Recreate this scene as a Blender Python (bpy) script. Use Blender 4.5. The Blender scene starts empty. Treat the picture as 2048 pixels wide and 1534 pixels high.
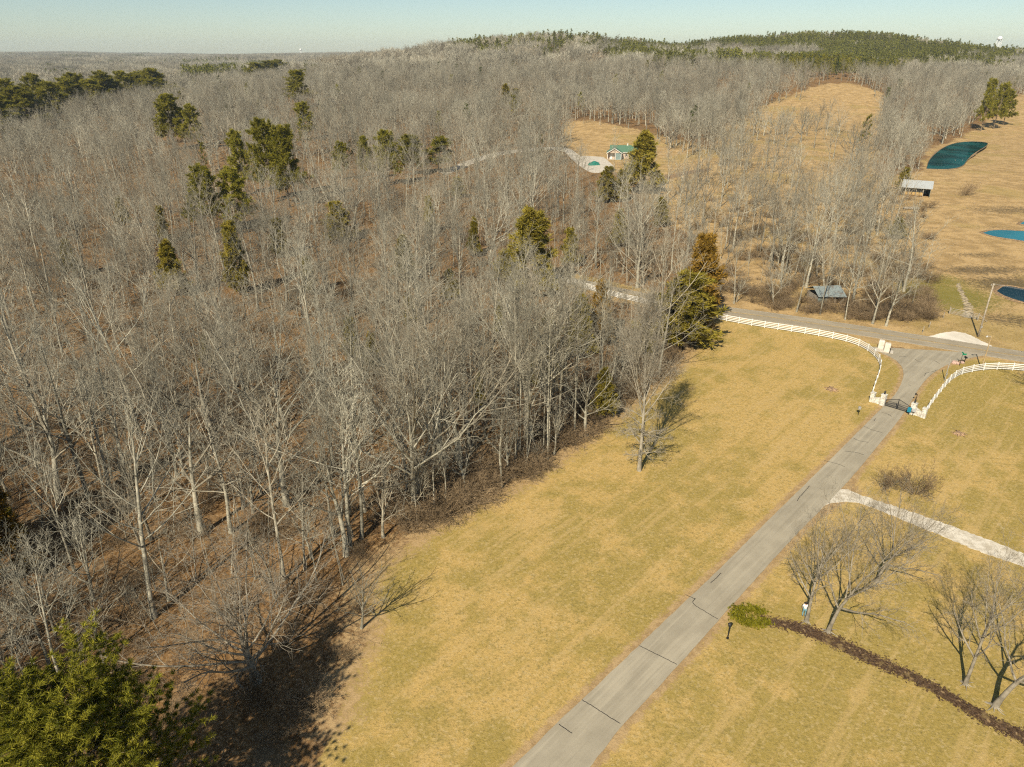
import bpy, math, random
import numpy as np
from mathutils import Vector, Matrix

# ------------------------------------------------------------------ camera, sky, sun, exposure
SC = bpy.context.scene
COL = SC.collection
W0, H0 = 2048.0, 1534.0            # photograph size, only used to read positions
FPX = 1421.0                       # focal length in those pixels
CAM_H = 50.0
PITCH = math.radians(25.0)
cam_data = bpy.data.cameras.new('camera')
cam_data.sensor_fit = 'HORIZONTAL'
cam_data.sensor_width = 36.0
cam_data.lens = 36.0 * FPX / W0
cam_data.clip_start = 0.5
cam_data.clip_end = 30000.0
cam = bpy.data.objects.new('camera', cam_data)
cam.location = (0, 0, CAM_H)
cam.rotation_euler = (math.pi / 2 - PITCH, 0, 0)
COL.objects.link(cam)
SC.camera = cam

SUN_AZ = math.radians(25.0)        # direction the shadows run: this far to the right of straight ahead
SUN_EL = math.radians(40.0)
world = bpy.data.worlds.new('World')
SC.world = world
world.use_nodes = True
wn, wl = world.node_tree.nodes, world.node_tree.links
wn.clear()
w_out = wn.new('ShaderNodeOutputWorld')
w_bg = wn.new('ShaderNodeBackground')
w_sky = wn.new('ShaderNodeTexSky')
w_sky.sky_type = 'NISHITA'
w_sky.sun_disc = False
w_sky.sun_elevation = SUN_EL
w_sky.sun_rotation = math.pi + SUN_AZ     # sun stands behind the camera, to its left
w_sky.altitude = 200
w_sky.air_density = 0.8
w_sky.dust_density = 0.45
w_sky.ozone_density = 5.0
w_mul = wn.new('ShaderNodeMix')
w_mul.data_type = 'RGBA'
w_mul.blend_type = 'MULTIPLY'
w_mul.inputs[0].default_value = 1.0
w_mul.inputs[7].default_value = (1.20, 1.06, 0.83, 1)   # the photograph's greenish film tone
wl.new(w_sky.outputs[0], w_mul.inputs[6])
wl.new(w_mul.outputs[2], w_bg.inputs[0])
w_bg.inputs[1].default_value = 0.086
wl.new(w_bg.outputs[0], w_out.inputs[0])

sun_data = bpy.data.lights.new('sun', 'SUN')
sun_data.energy = 4.9
sun_data.angle = math.radians(0.5)
sun_data.color = (1.0, 0.90, 0.72)
sun = bpy.data.objects.new('sun', sun_data)
sd = Vector((math.sin(SUN_AZ) * math.cos(SUN_EL), math.cos(SUN_AZ) * math.cos(SUN_EL), -math.sin(SUN_EL)))
sun.rotation_euler = sd.to_track_quat('-Z', 'Y').to_euler()
sun.location = (-30, -60, 90)
COL.objects.link(sun)

SC.view_settings.view_transform = 'Standard'
SC.view_settings.look = 'None'
SC.view_settings.exposure = 0.36
SC.view_settings.gamma = 1.0
SC.view_settings.use_curve_mapping = False
SC.cycles.use_denoising = False
SC.cycles.max_bounces = 3
SC.cycles.diffuse_bounces = 1
SC.cycles.glossy_bounces = 2
SC.cycles.transmission_bounces = 2
SC.cycles.volume_bounces = 0
SC.cycles.transparent_max_bounces = 4
SC.cycles.filter_width = 1.2
SC.cycles.use_adaptive_sampling = True
SC.cycles.adaptive_threshold = 0.02
SC.cycles.adaptive_min_samples = 16

RNG = np.random.default_rng(7)
random.seed(7)

# ------------------------------------------------------------------ terrain height and the photograph's geometry
cP, sP = math.cos(PITCH), math.sin(PITCH)


def smooth(a, b, t):
    t = np.clip((t - a) / (b - a), 0, 1)
    return t * t * (3 - 2 * t)


def gauss(x, y, cx, cy, sx, sy):
    return np.exp(-0.5 * (((x - cx) / sx) ** 2 + ((y - cy) / sy) ** 2))


def height(x, y):
    x = np.asarray(x, float)
    y = np.asarray(y, float)
    r = np.hypot(x, y)
    far = smooth(150, 420, r)
    left = smooth(12, 70, -(x - 0.35 * (y - 60)) * 0.8)        # the woods on the left roll a little
    n1 = np.sin(x * 0.043 + 1.3) * np.sin(y * 0.037 + 0.4) + 0.6 * np.sin(x * 0.021 - y * 0.026 + 2.0)
    n2 = np.sin(x * 0.0071 + y * 0.0043) + np.sin(y * 0.0093 - x * 0.0038 + 1.0)
    z = n1 * (1.5 * left * smooth(60, 120, r)) + n2 * 2.2 * far
    z = z * (1 - 0.85 * gauss(x, y, 160, 210, 75, 110))
    z = z + 3.5 * gauss(x, y, 60, 470, 70, 80)
    z = z + 16.0 * gauss(x, y, 350, 820, 110, 150)
    h1 = 60 * gauss(x, y, 50, 1420, 255, 430)
    h2 = 70 * gauss(x, y, 640, 1720, 320, 430)
    h3 = 36 * gauss(x, y, 1500, 2350, 520, 420)
    h4 = 24 * smooth(1500, 5200, r) * (1 + 0.25 * np.sin(x * 0.0011 + 0.6) + 0.2 * np.sin(x * 0.0027 + y * 0.0008))
    z = z + (h1 ** 4 + h2 ** 4 + h3 ** 4 + h4 ** 4 + 1e-9) ** 0.25
    return z


def to_px(x, y, z):
    dz = CAM_H - z
    Z = y * cP + dz * sP
    yc = dz * cP - y * sP
    Zs = np.where(Z > 0.5, Z, 0.5)
    return W0 / 2 + x / Zs * FPX, H0 / 2 + yc / Zs * FPX, Z


def gp(px, py):
    """The point of the ground that the photograph shows at this place."""
    a, b = (px - W0 / 2) / FPX, (py - H0 / 2) / FPX
    d = (a, cP - b * sP, -(sP + b * cP))
    t, step = 10.0, 2.0
    while t < 9000:
        if CAM_H + d[2] * t < float(height(d[0] * t, d[1] * t)):
            lo, hi = t - step, t
            for _ in range(25):
                m = 0.5 * (lo + hi)
                if CAM_H + d[2] * m < float(height(d[0] * m, d[1] * m)):
                    hi = m
                else:
                    lo = m
            t = hi
            break
        step = max(2.0, t * 0.01)
        t += step
    x, y = d[0] * t, d[1] * t
    return Vector((x, y, float(height(x, y))))


def top_height(base, py):
    """Height of a thing standing at base whose top the photograph shows on row py."""
    b = (py - H0 / 2) / FPX
    dy, dz = cP - b * sP, -(sP + b * cP)
    return CAM_H + dz * (base.y / dy) - base.z


def in_poly(px, py, poly):
    px = np.asarray(px)
    py = np.asarray(py)
    ins = np.zeros(px.shape, bool)
    n = len(poly)
    for i in range(n):
        x1, y1 = poly[i]
        x2, y2 = poly[(i + 1) % n]
        if y1 == y2:
            continue
        c = ((y1 > py) != (y2 > py)) & (px < (x2 - x1) * (py - y1) / (y2 - y1) + x1)
        ins ^= c
    return ins


LAWN = [(560, 1800), (640, 1534), (665, 1440), (690, 1350), (735, 1250), (715, 1190), (760, 1120), (860, 1055), (960, 1003), (1060, 953),
        (1130, 903), (1200, 853), (1245, 818), (1310, 768), (1365, 718), (1385, 678), (1405, 650), (1440, 632), (1560, 645), (1680, 665),
        (1757, 690), (1800, 700), (1850, 700), (1900, 705), (2048, 715), (2600, 760), (3800, 1200), (3800, 4000), (500, 4000)]
PASTURE = [(1425, 622), (1430, 560), (1380, 470), (1300, 420), (1290, 405), (1285, 350), (1200, 340), (1130, 290),
           (1120, 245), (1180, 240), (1290, 262), (1440, 300), (1560, 330), (1760, 360), (1800, 350), (1850, 340), (1852, 300), (1900, 283),
           (1965, 250), (1990, 212), (2048, 186), (2600, 150), (2600, 860), (2048, 725), (1860, 690), (1700, 668), (1560, 645)]
KNOB = [(1440, 262), (1490, 230), (1540, 203), (1600, 182), (1640, 168), (1700, 166), (1775, 188), (1770, 215), (1775, 250), (1755, 310),
        (1745, 362), (1700, 372), (1600, 352), (1500, 328), (1425, 305)]
OPEN_FIELD = [(1990, 700), (1880, 660), (1862, 600), (1848, 540), (1800, 500), (1775, 440), (1768, 395), (1790, 380), (1782, 352), (1850, 348),
              (1846, 300), (1905, 280), (1968, 246), (1995, 208), (2048, 186), (2700, 140), (2700, 920)]
OPEN_HOUSE = [(1128, 245), (1180, 243), (1292, 264), (1335, 300), (1420, 318), (1440, 345), (1360, 362), (1320, 405), (1290, 345), (1205, 352), (1165, 330), (1138, 305)]
YARD_FRONT = [(1138, 300), (1290, 345), (1345, 350), (1345, 400), (1290, 420), (1180, 405), (1120, 350)]
FENCE_FRONT = [(1090, 560), (1320, 605), (1400, 640), (1390, 690), (1300, 700), (1150, 660), (1090, 620)]
KNOB_FRONT = [(1440, 262), (1560, 235), (1760, 225), (1745, 300), (1700, 345), (1560, 330), (1430, 300)]
OPEN_KNOB = [(1490, 250), (1545, 215), (1600, 185), (1640, 166), (1700, 164), (1778, 188), (1765, 220), (1750, 275), (1650, 258), (1560, 265)]
SPARSE = [(1290, 500), (1300, 380), (1420, 330), (1440, 262), (1560, 215), (1760, 220), (1745, 300), (1800, 360), (1770, 400), (1780, 450), (1850, 560), (1870, 650), (1440, 610), (1350, 560)]
WATERS = [[(1845, 350), (1850, 310), (1890, 284), (1985, 284), (1950, 320), (1930, 350)], [(1955, 455), (2150, 455), (2150, 510), (1955, 485)], [(1985, 565), (2130, 565), (2130, 635), (1985, 600)],
          [(1790, 350), (1885, 355), (1880, 405), (1790, 400)], [(1200, 285), (1290, 270), (1300, 335), (1200, 350)]]
PINE_HILL = [(1170, 90), (1250, 70), (1440, 60), (1700, 68), (1850, 85), (2060, 92), (2060, 110), (1950, 130), (1860, 142), (1720, 148), (1640, 140),
             (1560, 118), (1650, 108), (1600, 100), (1470, 95), (1440, 108), (1250, 103)]
PINE_STRIP = [(1180, 100), (1260, 102), (1420, 114), (1520, 118), (1700, 128), (1800, 132), (1800, 148), (1660, 146), (1540, 134), (1450, 134), (1300, 128), (1200, 114)]
PINE_CREST = [(880, 80), (1180, 55), (1230, 75), (1190, 92), (1090, 88), (980, 93), (890, 100)]
PINE_FAR = [(368, 148), (470, 132), (560, 126), (570, 138), (520, 160), (440, 162), (385, 160)]

EVER = [  # kind, crown left, top, right, foot row, label
    ('pine0', 515, 250, 575, 405, 'tall olive pine, left of the big clump standing above the grey woods'),
    ('pine1', 545, 262, 612, 415, 'tall olive pine, right of the big clump standing above the grey woods'),
    ('pine2', 470, 268, 515, 390, 'slim olive pine just left of the big pine clump'),
    ('pine2', 385, 340, 450, 470, 'yellow-green pine below and left of the big clump'),
    ('pine0', 452, 345, 512, 465, 'olive pine below the big clump, right of the yellow-green one'),
    ('pine1', 322, 196, 382, 300, 'green pine in the left woods with a smaller one at its side'),
    ('pine0', 372, 215, 408, 300, 'smaller green pine at the side of a larger one in the left woods'),
    ('pine2', 594, 208, 632, 280, 'single small pine in the woods above the big clump'),
    ('pine1', 574, 145, 622, 215, 'single round pine below the far pine plantation'),
    ('pine0', 755, 268, 802, 370, 'olive pine in the centre-left woods, broadest of a loose row'),
    ('pine1', 718, 278, 748, 360, 'narrow olive pine in a loose row, left of the broadest'),
    ('pine2', 670, 288, 702, 360, 'olive pine at the left end of a loose row'),
    ('pine2', 848, 278, 905, 345, 'olive pine at the right end of a loose row'),
    ('pine0', 800, 275, 850, 350, 'thin-crowned pine in a loose row between two fuller ones'),
    ('pine1', 1948, 165, 1975, 262, 'tall dark pine at the corner of the far pasture, left of three'),
    ('pine0', 1972, 172, 2002, 258, 'tall dark pine at the corner of the far pasture, middle of three'),
    ('pine2', 1990, 185, 2022, 250, 'tall dark pine at the corner of the far pasture, right of three'),
    ('cedar0', 1010, 435, 1115, 590, 'large olive cedar in the middle of the woods above the white fence'),
    ('cedar1', 455, 455, 502, 590, 'slender olive cedar in the left woods'),
    ('cedar_gold', 1352, 483, 1430, 655, 'bronze-gold cedar at the end of the visible road'),
    ('cedar1', 1300, 555, 1420, 690, 'broad dark green cedar in front of the bronze one'),
    ('cedar_gold', 1175, 570, 1222, 690, 'bronze-tipped cedar in front of the white fence'),
    ('cedar0', 1130, 600, 1192, 715, 'olive cedar left of the bronze-tipped one before the fence'),
    ('cedar0', 1252, 274, 1322, 385, 'tall dark cedar hiding one side of the green-roofed house'),
    ('cedar1', 1192, 338, 1230, 405, 'bushy cedar below the concrete yard'),
    ('cedar0', 1222, 345, 1256, 402, 'smaller bushy cedar below the concrete yard, next to the house cedar'),
    ('cedar1', 903, 357, 931, 395, 'small golden-green cedar below the pale lane'),
    ('cedar0', 998, 172, 1022, 218, 'dark cedar high in the hillside woods, left of a pair'),
    ('cedar1', 1022, 180, 1044, 216, 'dark cedar high in the hillside woods, right of a pair'),
    ('cedar0', 1778, 438, 1809, 476, 'round dark cedar alone at the edge of the pasture'),
    ('cedar1', 1792, 338, 1816, 380, 'dark cedar standing just behind the hay barn'),
    ('cedar1', 1075, 640, 1118, 745, 'dim green cedar under the bare trees beside the white fence'),
    ('cedar0', 1180, 745, 1225, 835, 'low cedar under the trees left of the lone lawn tree'),
    ('cedar0', 330, 490, 380, 590, 'shaded cedar under the bare trees of the left woods'),
    ('cedar1', 655, 410, 705, 485, 'low dark cedar in the centre woods'),
    ('cedar0', -60, 830, 45, 1120, 'dark cedar against the left edge of the picture'),
    ('cedar_gold', -40, 960, 60, 1160, 'bronze-green cedar against the left edge, above the big pine'),
    ('cedar0', 785, 480, 830, 560, 'low olive cedar half hidden in the centre woods'),
    ('cedar1', 690, 640, 722, 720, 'small green cedar at the foot of tall bare trees'),
]

# ------------------------------------------------------------------ helpers
def link(o, parent=None):
    COL.objects.link(o)
    if parent is not None:
        o.parent = parent
    return o


def tag(o, label=None, cat=None, group=None, kind=None):
    if label: o['label'] = label
    if cat: o['category'] = cat
    if group: o['group'] = group
    if kind: o['kind'] = kind
    return o


def empty(name, loc, rz=0.0):
    o = bpy.data.objects.new(name, None)
    o.location = loc
    o.rotation_euler = (0, 0, rz)
    o.empty_display_size = 0.3
    return link(o)


def raw_mesh(name, verts, faces_by_n, mats, mat_idx=None, smooth_shade=False):
    """Mesh from numpy arrays: faces_by_n is a list of (F,n) index arrays."""
    me = bpy.data.meshes.new(name)
    verts = np.asarray(verts, np.float32)
    me.vertices.add(len(verts))
    me.vertices.foreach_set('co', verts.ravel())
    faces_by_n = [np.asarray(f, np.int32) for f in faces_by_n if len(f)]
    loops = np.concatenate([f.ravel() for f in faces_by_n])
    totals = np.concatenate([np.full(len(f), f.shape[1], np.int32) for f in faces_by_n])
    starts = np.concatenate([[0], np.cumsum(totals)[:-1]]).astype(np.int32)
    me.loops.add(len(loops))
    me.loops.foreach_set('vertex_index', loops)
    me.polygons.add(len(totals))
    me.polygons.foreach_set('loop_start', starts)
    me.polygons.foreach_set('loop_total', totals)
    if mat_idx is not None:
        me.polygons.foreach_set('material_index', np.asarray(mat_idx, np.int32))
    if smooth_shade:
        me.polygons.foreach_set('use_smooth', np.ones(len(totals), bool))
    for m in (mats if isinstance(mats, (list, tuple)) else [mats]):
        me.materials.append(m)
    me.update(calc_edges=True)
    return me


class MB:
    """Collects boxes, bars and tubes into one mesh."""
    def __init__(self):
        self.v, self.f = [], []

    def add(self, verts, faces):
        o = len(self.v)
        self.v.extend([tuple(p) for p in verts])
        self.f.extend([tuple(i + o for i in fc) for fc in faces])
        return self

    def box(self, x0, y0, z0, x1, y1, z1, bev=0.0):
        if bev <= 0:
            v = [(x0, y0, z0), (x1, y0, z0), (x1, y1, z0), (x0, y1, z0), (x0, y0, z1), (x1, y0, z1), (x1, y1, z1), (x0, y1, z1)]
            f = [(0, 3, 2, 1), (4, 5, 6, 7), (0, 1, 5, 4), (1, 2, 6, 5), (2, 3, 7, 6), (3, 0, 4, 7)]
            return self.add(v, f)
        b = bev
        ring = lambda k, z: [(x0 + k, y0 + b, z), (x0 + b, y0 + k, z), (x1 - b, y0 + k, z), (x1 - k, y0 + b, z), (x1 - k, y1 - b, z), (x1 - b, y1 - k, z), (x0 + b, y1 - k, z), (x0 + k, y1 - b, z)]
        v = ring(0, z0) + ring(0, z1 - b) + ring(b, z1)
        f = [tuple(range(7, -1, -1)), tuple(range(16, 24))]
        for l in (0, 8):
            for i in range(8):
                j = (i + 1) % 8
                f.append((l + i, l + j, l + 8 + j, l + 8 + i))
        return self.add(v, f)

    def bar(self, a, b, w, h=None, up=(0, 0, 1)):
        a, b = Vector(a), Vector(b)
        h = h or w
        d = (b - a).normalized()
        s = d.cross(Vector(up))
        if s.length < 1e-4:
            s = d.cross(Vector((1, 0, 0)))
        s.normalize()
        u = s.cross(d)
        v = []
        for p in (a, b):
            for (i, j) in ((-1, -1), (1, -1), (1, 1), (-1, 1)):
                v.append(p + s * (i * w / 2) + u * (j * h / 2))
        return self.add(v, [(3, 2, 1, 0), (4, 5, 6, 7), (0, 1, 5, 4), (1, 2, 6, 5), (2, 3, 7, 6), (3, 0, 4, 7)])

    def tube(self, pts, radii, n=8, cap=True):
        pts = [Vector(p) for p in pts]
        o = len(self.v)
        for i, p in enumerate(pts):
            d = (pts[min(i + 1, len(pts) - 1)] - pts[max(i - 1, 0)]).normalized()
            s = d.cross(Vector((0, 0, 1)))
            if s.length < 1e-3:
                s = Vector((1, 0, 0))
            s.normalize()
            u = s.cross(d)
            r = radii[i] if hasattr(radii, '__len__') else radii
            for k in range(n):
                a = 2 * math.pi * k / n
                self.v.append(tuple(p + s * (r * math.cos(a)) + u * (r * math.sin(a))))
        for i in range(len(pts) - 1):
            for k in range(n):
                j = (k + 1) % n
                self.f.append((o + i * n + k, o + i * n + j, o + (i + 1) * n + j, o + (i + 1) * n + k))
        if cap:
            self.f.append(tuple(o + k for k in range(n - 1, -1, -1)))
            self.f.append(tuple(o + (len(pts) - 1) * n + k for k in range(n)))
        return self

    def quad(self, a, b, c, d):
        return self.add([a, b, c, d], [(0, 1, 2, 3)])

    def slab(self, a, b, c, d, t):
        """A sloping plate with thickness t below its four top corners."""
        a, b, c, d = map(Vector, (a, b, c, d))
        n = (b - a).cross(d - a).normalized() * -t
        v = [a + n, b + n, c + n, d + n, a, b, c, d]
        return self.add(v, [(0, 3, 2, 1), (4, 5, 6, 7), (0, 1, 5, 4), (1, 2, 6, 5), (2, 3, 7, 6), (3, 0, 4, 7)])

    def prism(self, outline, y0, y1):
        """Outline in x,z pushed along y."""
        n = len(outline)
        v = [(x, y0, z) for x, z in outline] + [(x, y1, z) for x, z in outline]
        f = [tuple(range(n)), tuple(range(2 * n - 1, n - 1, -1))]
        for i in range(n):
            j = (i + 1) % n
            f.append((i, n + i, n + j, j))
        return self.add(v, f)

    def mesh(self, name, mat, sm=False):
        me = bpy.data.meshes.new(name)
        me.from_pydata(self.v, [], self.f)
        me.materials.append(mat)
        if sm:
            me.polygons.foreach_set('use_smooth', np.ones(len(me.polygons), bool))
        me.update()
        return me

    def build(self, name, mat, parent=None, sm=False):
        return link(bpy.data.objects.new(name, self.mesh(name, mat, sm)), parent)


# ------------------------------------------------------------------ materials
def new_mat(name):
    m = bpy.data.materials.new(name)
    m.use_nodes = True
    nt = m.node_tree
    nt.nodes.clear()
    out = nt.nodes.new('ShaderNodeOutputMaterial')
    return m, nt, out


def N(nt, kind, **kw):
    n = nt.nodes.new(kind)
    for k, v in kw.items():
        setattr(n, k, v)
    return n


def noise(nt, vec, scale, detail=3.0, rough=0.55):
    n = N(nt, 'ShaderNodeTexNoise')
    n.inputs['Scale'].default_value = scale
    n.inputs['Detail'].default_value = detail
    n.inputs['Roughness'].default_value = rough
    if vec is not None:
        nt.links.new(vec, n.inputs['Vector'])
    return n.outputs[0]


def ramp(nt, fac, lo, hi):
    n = N(nt, 'ShaderNodeMapRange')
    n.interpolation_type = 'SMOOTHSTEP'
    n.inputs[1].default_value = lo
    n.inputs[2].default_value = hi
    nt.links.new(fac, n.inputs[0])
    return n.outputs[0]


def mix(nt, fac, a, b, mode='MIX'):
    n = N(nt, 'ShaderNodeMix')
    n.data_type = 'RGBA'
    n.blend_type = mode
    for val, idx in ((fac, 0), (a, 6), (b, 7)):
        if isinstance(val, (tuple, list)):
            n.inputs[idx].default_value = (*val[:3], 1)
        elif isinstance(val, (int, float)):
            n.inputs[idx].default_value = val
        else:
            nt.links.new(val, n.inputs[idx])
    return n.outputs[2]


def mth(nt, op, a, b=None):
    n = N(nt, 'ShaderNodeMath')
    n.operation = op
    for val, idx in ((a, 0), (b, 1)):
        if val is None:
            continue
        if isinstance(val, (int, float)):
            n.inputs[idx].default_value = val
        else:
            nt.links.new(val, n.inputs[idx])
    return n.outputs[0]


def surf(nt, out, color, rough=0.9, metal=0.0, spec=0.2, bump=None, bump_s=0.5, bump_d=0.05):
    b = N(nt, 'ShaderNodeBsdfPrincipled')
    if isinstance(color, (tuple, list)):
        b.inputs['Base Color'].default_value = (*color[:3], 1)
    else:
        nt.links.new(color, b.inputs['Base Color'])
    b.inputs['Roughness'].default_value = rough
    b.inputs['Metallic'].default_value = metal
    b.inputs['Specular IOR Level'].default_value = spec
    if bump is not None:
        bn = N(nt, 'ShaderNodeBump')
        bn.inputs['Strength'].default_value = bump_s
        bn.inputs['Distance'].default_value = bump_d
        nt.links.new(bump, bn.inputs['Height'])
        nt.links.new(bn.outputs[0], b.inputs['Normal'])
    nt.links.new(b.outputs[0], out.inputs[0])
    return b


def pos(nt):
    return N(nt, 'ShaderNodeNewGeometry').outputs['Position']


def obj_co(nt):
    return N(nt, 'ShaderNodeTexCoord').outputs['Object']


def simple_mat(name, color, var=0.18, scale=6.0, rough=0.8, metal=0.0, spec=0.25):
    m, nt, out = new_mat(name)
    n = noise(nt, obj_co(nt), scale, 4)
    dark = tuple(c * (1 - var * 1.6) for c in color)
    lite = tuple(min(1, c * (1 + var)) for c in color)
    surf(nt, out, mix(nt, ramp(nt, n, 0.3, 0.7), dark, lite), rough, metal, spec, n, 0.25, 0.02)
    return m


def bark_mat(name, a, b, rand=0.35, hue=0.0):
    m, nt, out = new_mat(name)
    n = noise(nt, obj_co(nt), 1.3, 4)
    c = mix(nt, ramp(nt, n, 0.3, 0.7), a, b)
    oi = N(nt, 'ShaderNodeObjectInfo')
    v = mth(nt, 'MULTIPLY_ADD', oi.outputs['Random'], 2 * rand)
    v.node.inputs[2].default_value = 1 - rand
    h2 = mth(nt, 'FRACT', mth(nt, 'MULTIPLY', oi.outputs['Random'], 7.31))
    c = mix(nt, mth(nt, 'MULTIPLY', ramp(nt, h2, 0.45, 1.0), hue), c, (0.22, 0.165, 0.105))
    hsv = N(nt, 'ShaderNodeHueSaturation')
    nt.links.new(c, hsv.inputs['Color'])
    nt.links.new(v, hsv.inputs['Value'])
    surf(nt, out, hsv.outputs[0], 0.9, 0, 0.15)
    return m


def leaf_mat(name, a, b, rand=0.25, scale=0.8, trans=0.25):
    m, nt, out = new_mat(name)
    n = noise(nt, obj_co(nt), scale, 3)
    c = mix(nt, ramp(nt, n, 0.3, 0.7), a, b)
    oi = N(nt, 'ShaderNodeObjectInfo')
    v = mth(nt, 'MULTIPLY_ADD', oi.outputs['Random'], 2 * rand)
    v.node.inputs[2].default_value = 1 - rand
    hsv = N(nt, 'ShaderNodeHueSaturation')
    nt.links.new(c, hsv.inputs['Color'])
    nt.links.new(v, hsv.inputs['Value'])
    d = N(nt, 'ShaderNodeBsdfDiffuse')
    t = N(nt, 'ShaderNodeBsdfTranslucent')
    ms = N(nt, 'ShaderNodeMixShader')
    ms.inputs[0].default_value = trans
    nt.links.new(hsv.outputs[0], d.inputs[0])
    nt.links.new(hsv.outputs[0], t.inputs[0])
    nt.links.new(d.outputs[0], ms.inputs[1])
    nt.links.new(t.outputs[0], ms.inputs[2])
    nt.links.new(ms.outputs[0], out.inputs[0])
    return m


def ground_mat():
    m, nt, out = new_mat('ground')
    p = pos(nt)
    def attr(n):
        a = N(nt, 'ShaderNodeAttribute')
        a.attribute_name = n
        return a.outputs['Fac']
    nb = noise(nt, p, 0.035, 4)          # patches tens of metres wide
    nm = noise(nt, p, 0.22, 5, 0.65)     # a few metres
    ns = noise(nt, p, 1.6, 5, 0.7)       # clumps
    nf = noise(nt, p, 7.0, 4, 0.75)      # tufts and leaves
    ng = noise(nt, p, 3.2, 3, 0.8)       # grass tussocks
    mp = N(nt, 'ShaderNodeMapping')
    mp.vector_type = 'TEXTURE'
    mp.inputs['Rotation'].default_value = (0, 0, math.radians(46.5))
    mp.inputs['Scale'].default_value = (16.0, 1.1, 1)
    nt.links.new(p, mp.inputs['Vector'])
    nstr = noise(nt, mp.outputs[0], 1.0, 4, 0.6)   # mowing and wheel streaks along the driveway
    vor = N(nt, 'ShaderNodeTexVoronoi')
    vor.inputs['Scale'].default_value = 4.5
    nt.links.new(p, vor.inputs['Vector'])
    sep = N(nt, 'ShaderNodeSeparateColor')
    nt.links.new(vor.outputs['Color'], sep.inputs[0])
    cell = sep.outputs[0]
    # leaf litter under the trees
    lit = mix(nt, ramp(nt, ns, 0.35, 0.65), (0.125, 0.070, 0.030), (0.275, 0.158, 0.064))
    lit = mix(nt, ramp(nt, cell, 0.45, 1.0), lit, (0.34, 0.215, 0.105))
    lit = mix(nt, mth(nt, 'MULTIPLY', ramp(nt, nm, 0.48, 0.7), 0.6), lit, (0.19, 0.15, 0.095))
    lit = mix(nt, mth(nt, 'MULTIPLY', ramp(nt, nf, 0.5, 0.72), 0.6), lit, (0.085, 0.052, 0.030))
    # mown winter lawn: straw with olive patches
    gf = mth(nt, 'ADD', mth(nt, 'MULTIPLY', nb, 0.55), mth(nt, 'MULTIPLY', nm, 0.45))
    lawn = mix(nt, ramp(nt, gf, 0.45, 0.55), (0.350, 0.258, 0.072), (0.515, 0.350, 0.122))
    lawn = mix(nt, mth(nt, 'MULTIPLY', ramp(nt, ns, 0.45, 0.7), 0.5), lawn, (0.270, 0.215, 0.075))
    lawn = mix(nt, mth(nt, 'MULTIPLY', ramp(nt, nf, 0.50, 0.66), 0.5), lawn, (0.165, 0.125, 0.040))
    lawn = mix(nt, mth(nt, 'MULTIPLY', ramp(nt, cell, 0.72, 1.0), 0.40), lawn, (0.560, 0.430, 0.220))
    lawn = mix(nt, mth(nt, 'MULTIPLY', ramp(nt, ng, 0.50, 0.68), 0.30), lawn, (0.195, 0.150, 0.048))
    lawn = mix(nt, mth(nt, 'MULTIPLY', ramp(nt, ng, 0.50, 0.34), 0.25), lawn, (0.560, 0.415, 0.205))
    lawn = mix(nt, mth(nt, 'MULTIPLY', ramp(nt, nstr, 0.52, 0.66), 0.50), lawn, (0.510, 0.360, 0.150))
    lawn = mix(nt, mth(nt, 'MULTIPLY', ramp(nt, nstr, 0.46, 0.34), 0.40), lawn, (0.325, 0.242, 0.064))
    # worn straw-brown edges
    worn = mix(nt, ramp(nt, ns, 0.4, 0.62), (0.330, 0.220, 0.110), (0.460, 0.320, 0.160))
    # pasture
    pas = mix(nt, ramp(nt, nm, 0.38, 0.62), (0.345, 0.232, 0.104), (0.510, 0.350, 0.165))
    pas = mix(nt, mth(nt, 'MULTIPLY', ramp(nt, nb, 0.52, 0.64), 0.5), pas, (0.330, 0.250, 0.080))
    pas = mix(nt, mth(nt, 'MULTIPLY', ramp(nt, ns, 0.52, 0.68), 0.6), pas, (0.140, 0.095, 0.045))
    pas = mix(nt, mth(nt, 'MULTIPLY', ramp(nt, cell, 0.7, 1.0), 0.35), pas, (0.55, 0.40, 0.21))
    jit = mth(nt, 'ADD', mth(nt, 'MULTIPLY', mth(nt, 'SUBTRACT', ns, 0.5), 0.9), mth(nt, 'MULTIPLY', mth(nt, 'SUBTRACT', nf, 0.5), 0.7))
    def zone(n, lo=0.38, hi=0.62):
        return ramp(nt, mth(nt, 'ADD', attr(n), jit), lo, hi)
    c = mix(nt, zone('pasture'), lit, pas)
    c = mix(nt, zone('lawn'), c, lawn)
    c = mix(nt, zone('worn'), c, worn)
    c = mix(nt, mth(nt, 'MULTIPLY', zone('moss'), 0.8), c, (0.175, 0.165, 0.030))
    c = mix(nt, mth(nt, 'MULTIPLY', zone('mud'), 0.85), c, (0.105, 0.080, 0.046))
    c = mix(nt, mth(nt, 'MULTIPLY', ramp(nt, ng, 0.55, 0.72), 0.22), c, (0.10, 0.07, 0.035))
    bh = mth(nt, 'ADD', mth(nt, 'MULTIPLY', nf, 0.6), mth(nt, 'MULTIPLY', ns, 0.9))
    surf(nt, out, c, 0.95, 0, 0.1, bh, 0.6, 0.12)
    return m


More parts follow.
